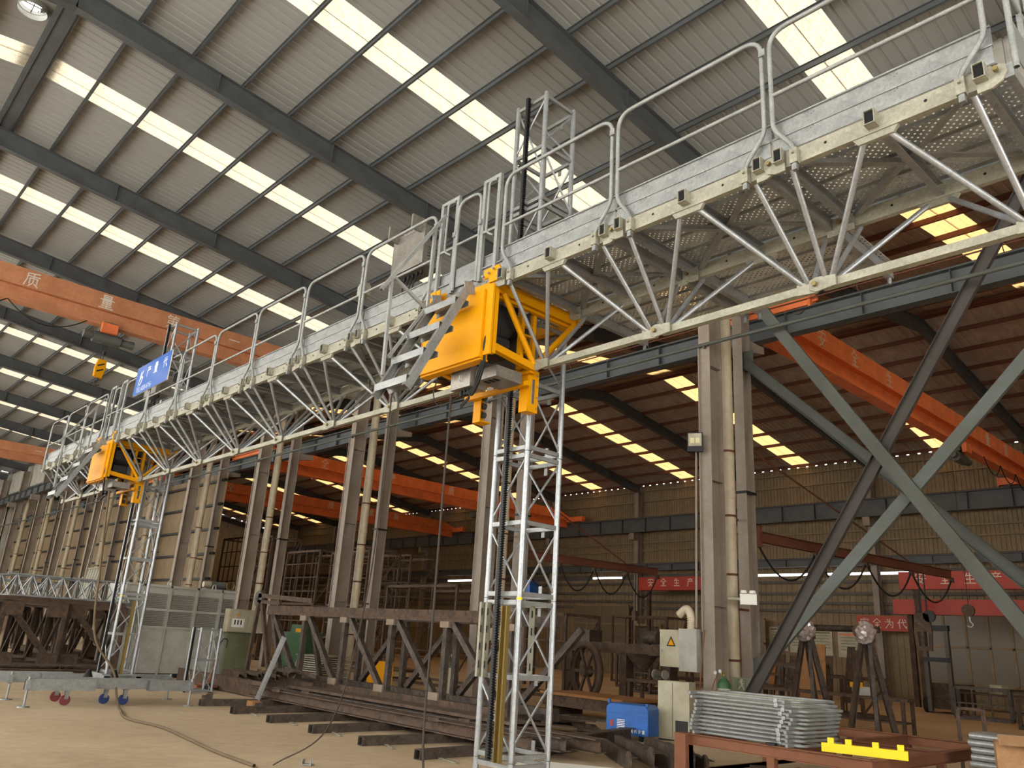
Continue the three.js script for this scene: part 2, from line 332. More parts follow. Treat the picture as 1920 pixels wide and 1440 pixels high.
for (let k = 0; k < 6; k++) { const x = colX(k); mesh('bracket', bar([x + 0.05, 8.44, -14.85], [x + 0.05, 8.44, -14.945], 0.04, 0.05), M.brace, ap); if (k < 4) tag(mesh('conduit', tube([x - 0.12, 8.46, -14.9], [x - 0.12, 2.05, -14.9], 0.018, 8), M.column), `thin conduit down the face of the ${nth[k]} column from the flood lamp`, 'conduit', 'conduits on the columns'); }
// four brace members in the bay beside the first column
const cross = (label, a, b, m, kind) => { const o = struct('brace_beam', label); mesh('member', kind === 'i' ? ibeam(a, b, 0.24, 0.2, 0.012, 0.01) : channel(a, b, 0.25, kind === 'r' ? -0.1 : 0.1, 0.01), m, o); mesh('gusset', [box(0.5, 0.5, 0.014, a[0], a[1], a[2]), box(0.5, 0.5, 0.014, b[0], b[1], b[2])], m, o); };
cross('scratched grey brace falling to the floor', [-9.6, 10.9, -15.12], [-2.5, -0.05, -15.12], M.brace);
cross('dark brown brace rising from the foot of the first column', [-9.6, 0.1, -15.3], [-2.5, 11.1, -15.3], M.braceDark, 'r');
cross('slim dark brace falling from the side hall column', [-9.75, 8.55, -16.55], [-2.4, 1.3, -16.55], M.brace, 'i');
cross('pale grey brace rising from the side hall column foot', [-9.75, 1.35, -16.68], [-2.4, 8.85, -16.68], M.braceLight);

// ---------- overhead cranes ----------
const STROKES = {
  an: '5,10 5,9;1,9 9,9;1,9 1,7.6;9,9 9,7.6;4.5,7.5 3,4 7,.8;7,5.6 5.5,2.5 1.5,.5;.5,5.2 9.5,5.2', quan: '5,10 1,6.3;5,10 9,6.3;3,5.8 7,5.8;3,3.4 7,3.4;5,5.8 5,.8;1.2,.8 8.8,.8',
  sheng: '3,9.5 1.5,6.5;2.2,7.4 8.5,7.4;2,4.3 8,4.3;5,10 5,.8;.8,.8 9.2,.8', chan: '5,10 5,9;1.5,8.8 8.5,8.8;3,8 3.7,6.6;7,8 6.3,6.6;1.5,6.2 9,6.2;1.8,6.2 1.8,3 .6,.3',
  zhi: '8.8,9.8 2,9 2,5 .6,.4;2,7.4 9.3,7.4;5.7,9.2 5.5,6;3.6,2.2 3.6,6 8,6 8,2.2;5.8,5 5.6,2.8 3.4,.4;6.6,2.2 8.8,.4',
  liang: '2.5,7.4 2.5,9.8 7.5,9.8 7.5,7.4 2.5,7.4;2.5,8.6 7.5,8.6;.6,6.6 9.4,6.6;2.4,3.4 2.4,5.8 7.6,5.8 7.6,3.4 2.4,3.4;2.4,4.6 7.6,4.6;5,5.8 5,.5;1.8,2 8.2,2;.6,.5 9.4,.5',
  di: '2.5,10 1,8;1.8,9 4.6,9;6.5,10 5.2,8;6,9 9.2,9;1.5,7.4 8.5,7.4 8.5,5.6 1.8,5.6 1.6,3.8 9,3.8 8.6,1 7.4,1.3;5,7.4 5,0;4.8,3.6 1,.6', yi: '1,5 9,5',
  wei: '3,9.5 4,8;1,6.8 8.8,6.8 8.2,1 6.8,1.4;5.5,9.8 5,5.5 1.2,.6;5.8,4.8 6.6,3.2', dai: '3.6,9.8 .6,5.2;2.4,7.2 2.4,.3;3.6,6.4 9.4,7;5.6,9.8 6.4,4 9.2,.6 9.4,2.4;7.6,9.4 8.6,8.4',
};
// one written character in the x, y plane, s tall
function strokes(key, s, w = 0.075, t = 0.006) {
  const g = [];
  for (const line of STROKES[key].split(';')) { const p = line.split(' ').map((q) => q.split(',').map(Number)); for (let i = 0; i < p.length - 1; i++) { const a = p[i], b = p[i + 1]; const dx = b[0] - a[0], dy = b[1] - a[1], L = Math.hypot(dx, dy) / 10 * s; g.push(box(L + w * s * 0.8, w * s, t, ((a[0] + b[0]) / 2 - 5) / 10 * s, ((a[1] + b[1]) / 2 - 5) / 10 * s, 0, 0, 0, Math.atan2(dy, dx))); } }
  return mergeGeometries(g.map(clean));
}
const CH = {}; for (const k of Object.keys(STROKES)) CH[k] = strokes(k, 0.5).rotateY(Math.PI / 2);
function overhead(label, x, top, z0, z1, m, chars, hoistZ, hookDrop, cableFrom) {   // girder along z, from z0 (column row) to z1
  const c = thing('overhead_crane', label, 'crane', [x, 0, 0]);
  const prof = [[z0, top - 0.62], [z1, top - 0.62], [z1, top - 0.4], [z1 + (z0 > z1 ? 1 : -1) * 1.1, top], [z0 - (z0 > z1 ? 1 : -1) * 1.1, top], [z0, top - 0.4]];
  const g = mesh('girder', [plate(prof.map(([z, y]) => [-z, y]), 0.5).rotateY(Math.PI / 2), bar([0.265, top - 0.62, z0], [0.265, top - 0.62, z1], 0.03, 0.035), box(0.12, 0.5, Math.abs(z1 - z0), 0, top - 0.86, (z0 + z1) / 2), box(0.4, 0.05, Math.abs(z1 - z0), 0, top - 1.12, (z0 + z1) / 2)], m, c);
  for (const [k, z] of chars) { const t = mesh('painted_character', CH[k], M.character, g); t.position.set(0.255, top - 0.33, z); }
  for (const z of [z0, z1]) {
    const e = mesh('end_carriage', [span(-1.5, 1.5, top - 0.75, top - 0.42, z - 0.14, z + 0.14), span(1.5, 1.56, top - 0.8, top - 0.4, z - 0.16, z + 0.16), span(-1.56, -1.5, top - 0.8, top - 0.4, z - 0.16, z + 0.16)], m, c);
    for (const s of [-1.2, 1.2]) mesh('wheel', cyl(0.17, 0.17, 0.09, 18, 0, -0.045).rotateX(Math.PI / 2).translate(s, top - 0.72, z), M.braceDark, e);
    mesh('buffer', [cyl(0.06, 0.05, 0.12, 10).rotateZ(-Math.PI / 2).translate(1.56, top - 0.6, z)], M.orangeHall, e);
  }
  const y = top - 1.14, h = mesh('hoist', [cyl(0.2, 0.2, 0.9, 18).rotateX(Math.PI / 2).translate(0, y - 0.42, hoistZ - 0.45), cyl(0.15, 0.13, 0.42, 16).rotateX(Math.PI / 2).translate(0, y - 0.42, hoistZ - 0.9), cyl(0.13, 0.15, 0.3, 16).rotateX(Math.PI / 2).translate(0, y - 0.4, hoistZ + 0.46), box(0.3, 0.14, 0.6, 0, y - 0.14, hoistZ), box(0.06, 0.3, 0.3, 0.2, y - 0.02, hoistZ), box(0.06, 0.3, 0.3, -0.2, y - 0.02, hoistZ)], M.greyDark, c);
  mesh('electrics_box', box(0.16, 0.34, 0.52, 0.3, y - 0.12, hoistZ + 0.05), M.orangeHall, h);
  mesh('trolley_wheel', [-0.2, 0.2].flatMap((a) => [-0.1, 0.1].map((b) => cyl(0.07, 0.07, 0.04, 12).rotateZ(Math.PI / 2).translate(b > 0 ? 0.2 : -0.16, y + 0.06, hoistZ + a))), M.braceDark, h);
  if (hookDrop) {
    const hy = y - hookDrop;
    mesh('rope', [tube([0.05, y - 0.5, hoistZ + 0.1], [0.05, hy + 0.3, hoistZ + 0.05], 0.011, 5), tube([-0.03, y - 0.5, hoistZ - 0.06], [-0.03, hy + 0.3, hoistZ - 0.03], 0.011, 5)], M.black, h);
    const b = mesh('hook_block', [plate([[-0.14, -0.3], [0.1, -0.34], [0.16, 0], [0.14, 0.3], [-0.1, 0.3], [-0.16, 0]], 0.12, [], 0.015).rotateY(Math.PI / 2).translate(0, hy, hoistZ)], M.yellow, c);
    mesh('stripe', [box(0.155, 0.05, 0.24, 0, hy + 0.12, hoistZ, 0, 0.5), box(0.155, 0.05, 0.24, 0, hy - 0.08, hoistZ, 0, 0.5)], M.black, b);
    mesh('hook', pipe(rounded([[0, hy - 0.3, hoistZ], [0, hy - 0.42, hoistZ], [0, hy - 0.5, hoistZ + 0.1], [0, hy - 0.62, hoistZ + 0.02], [0, hy - 0.58, hoistZ - 0.1]], 0.06), 0.025, 8), M.braceDark, b);
    mesh('limit_weight', cyl(0.05, 0.06, 0.12, 10, -0.03, hy + 0.5, hoistZ - 0.03), M.black, b);
  }
  for (let z = cableFrom[0], i = 0; i < cableFrom[1]; i++, z += cableFrom[2]) mesh('festoon_cable', pipe(sag([0.3, y - 0.05, z], [0.3, y - 0.05, z + cableFrom[2]], 0.55), 0.02, 5), M.black, h);
  return c;
}
overhead('salmon orange crane girder lettered in white under the main hall roof', -28.95, 12.4, -14.5, 10.3, M.orange, [['zhi', -4.34], ['liang', -6.69], ['di', -9.0], ['yi', -11.38]], -7.0, 1.5, [-6.2, 2, 2.4]);
overhead('orange crane girder at the far left end of the main hall', -62.1, 12.5, -14.5, 10.3, M.orange, [['liang', -9.7], ['yi', -12.4]], 2, 0, [3, 1, 2]);
overhead('orange crane girder with white lettering behind the crossed braces', -9.72, 10.55, -17.1, -41.1, M.orangeHall, [['an', -20.26], ['quan', -22.3], ['sheng', -24.75], ['chan', -26.9], ['zhi', -31.7], ['liang', -33.9], ['di', -36.1]], -31.2, 0, [-33, 3, -1.9]);
overhead('red orange crane girder seen behind the third and fourth columns', -38.6, 10.55, -17.1, -41.1, M.orangeHall, [['quan', -21.36], ['chan', -25.87], ['zhi', -30.29], ['di', -35]], -33, 0, [-35, 2, -1.9]);
overhead('farther red orange crane girder low behind the third column', -51.5, 10.55, -17.1, -41.1, M.orangeHall, [['quan', -21.82], ['zhi', -29.5], ['liang', -33.0], ['di', -35.25]], -24, 0, [-26, 1, -1.9]);

// ---------- twin-mast climbing work platform ----------
const ML = 1.522, RX0 = -5.592, DW = 1.128, CX = RX0 - DW / 2, FARX = CX - 7 * ML - DW;      // section length, right end of the near drive gap, mast centres
const ZF = -4.836, YC = 5.1;
function platformSection(label, x, ext) {
  const o = thing('platform_section', label, 'platform', [x, YC, ZF], 0, 'galvanised deck sections of the work platform');
  const mid = ML / 2, zb = -1.134, yl = -0.70, zl = -0.63;
  for (const [n, z] of [['front_chord', 0], ['back_chord', zb]]) {
    const c = mesh(n, bar([0.03, 0.065, z], [ML - 0.03, 0.065, z], 0.05, 0.13), M.galvDull, o);
    for (const hx of [0.42, 1.1]) mesh('hole', cyl(0.011, 0.011, 0.004, 8).rotateX(Math.PI / 2).translate(hx, 0.075, z + 0.0235), M.hole, c);
    for (const e of [0, 1]) {
      const ex = e ? ML : 0, s = e ? 1 : -1;
      const lug = [[-0.12, 0.11], [0.02, 0.11], [0.05, 0.085], [0.055, 0.04], [0.02, -0.015], [-0.04, -0.04], [-0.12, -0.04]].map(([a, b]) => [a * s + ex, b]);
      mesh('hinge_lug', plate(lug, 0.016).translate(0, 0, z + 0.032 + (e ? 0 : 0.017)), M.galvDull, c);
      if (e) mesh('pin', [cyl(0.017, 0.017, 0.03, 8).rotateX(Math.PI / 2).translate(ex, 0.06, z + 0.06)], M.brassPin, c);
    }
  }
  const b = mesh('bottom_chord', bar([0.03, yl, zl], [ML - 0.03, yl, zl], 0.065, 0.065), M.galvDull, o);
  for (const e of [0, 1]) {
    const ex = e ? ML : 0, s = e ? 1 : -1;
    mesh('hinge_lug', plate([[-0.16, 0.04], [0.0, 0.06], [0.05, 0.04], [0.055, -0.03], [0, -0.06], [-0.16, -0.045]].map(([u, v]) => [u * s + ex, v]), 0.016).translate(0, yl, zl + 0.042 + (e ? 0 : 0.017)), M.galvDull, b);
    if (e) mesh('pin', cyl(0.02, 0.02, 0.05, 8).rotateX(Math.PI / 2).translate(ex, yl, zl + 0.05), M.brassPin, b);
  }
  for (let i = 0; i < 4; i++) mesh('deck_plank', span(0.01, ML - 0.01, 0.176, 0.18, zb + 0.03 + i * 0.268, zb + 0.03 + i * 0.268 + 0.264), M.deck, o);
  for (let i = 0; i < 4; i++) mesh('plank_lip', span(0.012, ML - 0.012, 0.148, 0.176, zb + 0.028 + i * 0.268 - 0.004, zb + 0.028 + i * 0.268), M.galv, o);
  for (const cx of [0.07, mid, ML - 0.07]) mesh('cross_beam', channel([cx, 0.07, -0.02], [cx, 0.07, zb + 0.02], 0.1, cx > mid ? 0.05 : -0.05, 0.006), M.galv, o);
  for (const [px, pz] of [[0.1, -0.03], [ML - 0.1, -0.03], [0.1, zb + 0.03], [ML - 0.1, zb + 0.03]]) mesh('plan_brace', angle([px, 0.095, pz], [mid + (px < mid ? -0.05 : 0.05), 0.095, zb / 2], 0.04, 0.05, 0.005), M.galv, o);
  for (const [sx, w] of [[0.085, 0.07], [mid, 0.075], [ML - 0.085, 0.07]]) {
    const t = mesh('socket', hollow([sx, 0.08, 0.012], [sx, 0.08, 0.105], w, 0.11, 0.006), M.galvDull, o);
    mesh('bore', box(w - 0.014, 0.096, 0.01, sx, 0.08, 0.085), M.hole, t);
  }
  mesh('toe_board', [span(0.012, ML - 0.012, 0.158, 0.285, 0.0, 0.005), bar([0.012, 0.29, -0.002], [ML - 0.012, 0.29, -0.002], 0.03, 0.014), span(0.012, ML - 0.012, 0.295, 0.445, -0.025, -0.02), bar([0.012, 0.447, -0.016], [ML - 0.012, 0.447, -0.016], 0.022, 0.012)], M.galv, o);
  for (const z of [0, zb]) {
    mesh('gusset', plate([[-0.16, 0.01], [0.16, 0.01], [0.12, -0.05], [-0.12, -0.05]], 0.03).translate(mid, 0, z), M.galvDull, o);
    const q = z ? -0.655 : -0.605;
    for (const [ax, bx] of [[0.15, 0.07], [ML - 0.15, ML - 0.07], [mid - 0.08, 0.11], [mid + 0.08, ML - 0.11]]) mesh('diagonal_tube', tube([ax, -0.02, z], [bx, yl + 0.03, q], 0.0215, 10), M.galvTube, o);
  }
  for (const hx of [0.2, ML - 0.2]) mesh('rail_holder', [hollow([hx, -0.02, 0.058], [hx, 0.1, 0.058], 0.056, 0.05, 0.006, [0, 0, 1]), box(0.016, 0.016, 0.03, hx, 0.06, 0.09)], M.galvDull, o);
  if (ext) {                                                    // telescopic arms carrying extra planks towards the columns
    for (const cx of [0.085, ML - 0.085]) mesh('extension_arm', hollow([cx, 0.06, zb], [cx, 0.06, -2.3], 0.06, 0.1, 0.006), M.galv, o);
    for (const cx of [0.085, ML - 0.085]) mesh('stop_pin', cyl(0.02, 0.02, 0.14, 8, cx, -0.05, -2.27), M.galvTube, o);
    for (let i = 0; i < 4; i++) mesh('deck_plank', span(0.01, ML - 0.01, 0.122, 0.126, -1.21 - i * 0.268 - 0.264, -1.21 - i * 0.268), M.deck, o);
    for (let i = 0; i < 5; i++) mesh('plank_lip', span(0.012, ML - 0.012, 0.095, 0.122, -1.208 - i * 0.268, -1.204 - i * 0.268), M.galv, o);
  }
  return o;
}
function guardrail(label, x, len = ML) {
  const o = thing('guardrail', label, 'guardrail', [x, YC, ZF + 0.058], 0, 'galvanised guardrails along the platform front');
  const a = 0.035, f = 0.2, pts = [[f, -0.03, 0], [f, 0.13, 0], [a, 0.36, -0.015], [a, 1.25, -0.015], [len - a, 1.25, -0.015], [len - a, 0.36, -0.015], [len - f, 0.13, 0], [len - f, -0.03, 0]];
  const corner = rounded(pts.slice(0, 3).concat([V(a, 0.6, -0.015)]), 0.07), right = rounded([V(len - a, 0.6, -0.015)].concat(pts.slice(5).map(toV)), 0.07), top = rounded([V(a, 0.6, -0.015), V(a, 1.25, -0.015), V(len - a, 1.25, -0.015), V(len - a, 0.6, -0.015)], 0.16, 7);
  mesh('frame', pipe([...corner.slice(0, -1), ...top, ...right.slice(1)], 0.019, 8), M.rail, o);
  mesh('middle_rail', tube([a, 0.66, -0.015], [len - a, 0.66, -0.015], 0.016, 8), M.rail, o);
  for (const fx of [f, len - f]) mesh('foot', box(0.036, 0.05, 0.036, fx, -0.05, 0), M.galv, o);
  mesh('link_plate', box(0.05, 0.06, 0.012, len - a + 0.02, 1.08, 0.012), M.rail, o);
  return o;
}
const secs = [];
for (let i = 0; i < 3; i++) secs.push([RX0 + ML * i, `${nth[i]} galvanised platform section to the right of the near yellow drive unit`, `guardrail on the ${nth[i]} section right of the near drive unit`, i < 2]);
for (let i = 0; i < 7; i++) secs.push([RX0 - DW - ML * (i + 1), `${nth[i]} galvanised platform section left of the near yellow drive unit, between the masts`, `guardrail on the ${nth[i]} section left of the near drive unit`, false]);
for (let i = 0; i < 3; i++) secs.push([FARX - DW / 2 - ML * (i + 1), `${nth[i]} galvanised platform section beyond the far yellow drive unit`, `guardrail on the ${nth[i]} section beyond the far drive unit`, false]);
const protoSection = platformSection(secs[2][1], secs[2][0], false), protoWide = platformSection(secs[0][1], secs[0][0], true), protoRail = guardrail(secs[0][2], secs[0][0]);
secs.forEach(([x, l, g, ext], i) => {
  if (i !== 0 && i !== 2) copy(ext ? protoWide : protoSection, l, [x, YC, ZF]);
  if (i) copy(protoRail, g, [x, YC, ZF + 0.058]);
});
{ // end guardrails across the deck
  const ends = [[RX0 + 3 * ML + 0.1, 'guardrail across the right-hand end of the platform'], [FARX - DW / 2 - 3 * ML - 0.1, 'guardrail across the far left end of the platform']];
  for (const [x, l] of ends) {
    const o = thing('end_guardrail', l, 'guardrail', [x, YC, ZF]), L = 1.134;
    mesh('frame', pipe(rounded([[0, 0.05, 0.02], [0, 1.25, 0.02], [0, 1.25, -L], [0, 0.05, -L]], 0.16, 7), 0.019, 8), M.rail, o);
    for (const z of [-0.28, -0.56, -0.84]) mesh('baluster', bar([0, 0.1, z], [0, 1.25, z], 0.03, 0.03, [0, 0, 1]), M.rail, o);
    mesh('middle_rail', tube([0, 0.66, 0.02], [0, 0.66, -L], 0.016, 8), M.rail, o);
    mesh('toe_board', box(0.006, 0.3, L, 0, 0.3, -L / 2), M.galv, o);
    mesh('end_beam', [box(0.05, 0.1, L + 0.05, -0.04, 0.05, -L / 2)], M.galv, o);
  }
}
// masts: five lattice sections each
const SEC = 1.508, HA = 0.2465, MZ = -5.89, BASEY = 0.56;
function rackShape() {
  const p = [[-0.02, 0]], n = 60, q = SEC / n; p.push([0.012, 0]);
  for (let i = 0; i < n; i++) p.push([0.012, q * (i + 0.15)], [0.03, q * (i + 0.35)], [0.03, q * (i + 0.6)], [0.012, q * (i + 0.85)]);
  p.push([0.012, SEC], [-0.02, SEC]); return plate(p, 0.045);
}
const post = cyl(0.03, 0.03, SEC - 0.006, 14), rack = rackShape();
function mastSection(parent, y, joint) {
  const g = new THREE.Group(); g.name = 'mast_section'; g.position.y = y; parent.add(g);
  const C = [[1, 1], [-1, 1], [-1, -1], [1, -1]].map(([a, b]) => [a * HA, b * HA]);
  C.forEach(([x, z]) => { const p = mesh('post', post, M.galvTube, g); p.position.set(x, 0, z); });
  C.forEach(([x, z], i) => {
    const [x1, z1] = C[(i + 1) % 4];
    for (const h of [0.04, SEC / 2, SEC - 0.045]) mesh('frame_bar', bar([x, h, z], [x1, h, z1], 0.03, 0.045), M.galv, g);
    const e = 0.06;
    mesh('lattice_brace', tube([x, e, z], [x1, SEC / 2 - e, z1], 0.0125, 8), M.galvTube, g);
    mesh('lattice_brace', tube([x1, SEC / 2 + e, z1], [x, SEC - e, z], 0.0125, 8), M.galvTube, g);
  });
  mesh('tooth_rack', rack, M.black, g).position.set(0.0, 0, HA + 0.07);
  for (const h of [0.04, SEC - 0.045]) mesh('rack_bracket', box(0.06, 0.05, 0.05, 0, h, HA + 0.03), M.galv, g);
  for (const h of [0.1, SEC / 2 - 0.03, SEC - 0.1]) mesh('guide_lug', box(0.045, 0.11, 0.012, HA * 0.1, h, -HA - 0.02), M.galv, g);
  return g;
}
function mast(label, x) {
  const o = thing('lattice_mast', label, 'mast', [x, BASEY, MZ], 0, 'masts of the climbing platform');
  const s = mastSection(o, 0); for (let i = 1; i < 5; i++) { const c = s.clone(); c.position.y = i * SEC; o.add(c); }
  for (const [a, b] of [[1, 1], [-1, 1], [-1, -1], [1, -1]]) mesh('post_cap', new THREE.SphereGeometry(0.028, 12, 8).translate(a * HA, 5 * SEC, b * HA), M.galvTube, o);
  return o;
}
const nearMast = mast('tall galvanised lattice mast with black rack through the near drive unit', CX);
mesh('paint_mark', cyl(0.0312, 0.0312, 0.025, 14, HA, SEC - 0.02, HA), M.yellowBright, nearMast);
copy(nearMast, 'galvanised lattice mast with black rack through the far drive unit', [FARX, BASEY, MZ]);
for (const [gx, gz] of [[-HA + 0.02, HA + 0.06], [-HA + 0.1, HA + 0.05], [HA - 0.1, HA - 0.3]]) { const g = mesh('cable_guide', channel([gx, SEC / 2 - 0.02, gz], [gx, SEC - 0.05, gz], 0.05, 0.03, 0.004, [0, 0, 1]), M.galvDull, nearMast); for (let i = 0; i < 4; i++) mesh('slot', box(0.012, 0.07, 0.006, gx + 0.015, SEC / 2 + 0.1 + i * 0.17, gz + 0.026), M.hole, g); }
// base frames
{
  const b = thing('mast_base', 'galvanised foot section under the near lattice mast', 'base', [CX, 0, MZ]);
  const C = [[1, 1], [-1, 1], [-1, -1], [1, -1]].map(([p, q]) => [p * HA, q * HA]);
  C.forEach(([x, z], i) => { const [x1, z1] = C[(i + 1) % 4]; mesh('post', cyl(0.03, 0.03, BASEY - 0.04, 14, x, 0.035, z), M.galvTube, b); mesh('foot_plate', box(0.14, 0.035, 0.14, x, 0.0175, z), M.galv, b); for (const h of [0.16, BASEY - 0.045]) mesh('frame_bar', bar([x, h, z], [x1, h, z1], 0.03, 0.045), M.galv, b); });
  const c = thing('wheeled_chassis', 'galvanised chassis on castors and screw feet under the far lattice mast', 'chassis', [FARX, 0, MZ]);
  const tray = (n, a, bb) => mesh(n, hollow(a, bb, 0.14, 0.2, 0.008), M.galv, c);
  tray('cross_member', [0.55, 0.4, 0.95], [0.55, 0.4, -0.7]); tray('outrigger', [0.72, 0.38, 1.75], [0.72, 0.38, 0.55]); tray('outrigger', [0.72, 0.38, -0.45], [0.72, 0.38, -1.3]);
  tray('cross_member', [-0.55, 0.4, 1.2], [-0.55, 0.4, -0.95]); tray('outrigger', [-0.7, 0.42, 3.4], [-0.7, 0.42, 0.6]); tray('outrigger', [-0.7, 0.4, -0.5], [-0.7, 0.4, -1.4]);
  for (const z of [-0.3, 0.3]) tray('side_member', [-0.55, 0.44, z], [0.55, 0.44, z]);
  mesh('top_plate', box(0.7, 0.03, 0.7, 0, 0.545, 0), M.galv, c);
  for (const [x, z] of [[0.72, 1.72], [0.72, -1.28], [-0.7, 1.7], [-0.7, -1.38]]) { const f = mesh('screw_foot', [cyl(0.022, 0.022, 0.5, 10, x + 0.1, 0.02, z)], M.galvTube, c); mesh('foot_plate', cyl(0.11, 0.1, 0.02, 14, x + 0.1, 0, z), M.galv, f); mesh('clamp', box(0.07, 0.16, 0.07, x + 0.09, 0.38, z), M.galv, f); }
  for (const [x, z, m] of [[0.56, 0.98, 'castorRed'], [-0.2, 0.95, 'castorRed'], [0.5, -0.1, 'castorBlue'], [0.3, 0.2, 'castorBlue']]) { const w = mesh('castor', cyl(0.095, 0.095, 0.05, 18).rotateZ(Math.PI / 2).translate(x, 0.095, z), M[m], c); mesh('fork', [box(0.008, 0.16, 0.07, x - 0.01, 0.2, z), box(0.008, 0.16, 0.07, x + 0.06, 0.2, z), box(0.12, 0.012, 0.1, x + 0.025, 0.285, z)], M.galv, w); mesh('hub', cyl(0.03, 0.03, 0.06, 12).rotateZ(Math.PI / 2).translate(x - 0.03, 0.095, z), M.galv, w); }
  for (const z of [0.12, 0.6]) mesh('buffer_cone', cyl(0.09, 0.03, 0.14, 14, 0.35, 0.5, z), M.rubber, c);
  for (const z of [-0.36, -0.1]) mesh('stop_post', tube([0.1, 0.54, z], [0.1, 1.05, z], 0.012), M.galvTube, c);
}
// brass-coloured channels standing in the masts
for (const [x, dx, dz, l] of [[CX, 0.18, 0.34, 'brass coloured steel channel standing against the near mast'], [FARX, 0.33, -0.02, 'brass coloured steel channel standing inside the far mast']]) {
  const c = thing('brass_channel', l, 'channel', [x + dx, 0.0, MZ + dz]);
  mesh('web', bar([0, 0.56, 0], [0, 1.98, 0], 0.07, 0.012, [0, 0, 1]), M.brass, c);
  for (const s of [-1, 1]) mesh('flange', bar([s * 0.035, 0.56, 0.02], [s * 0.035, 1.98, 0.02], 0.008, 0.05, [0, 0, 1]), M.brass, c);
}

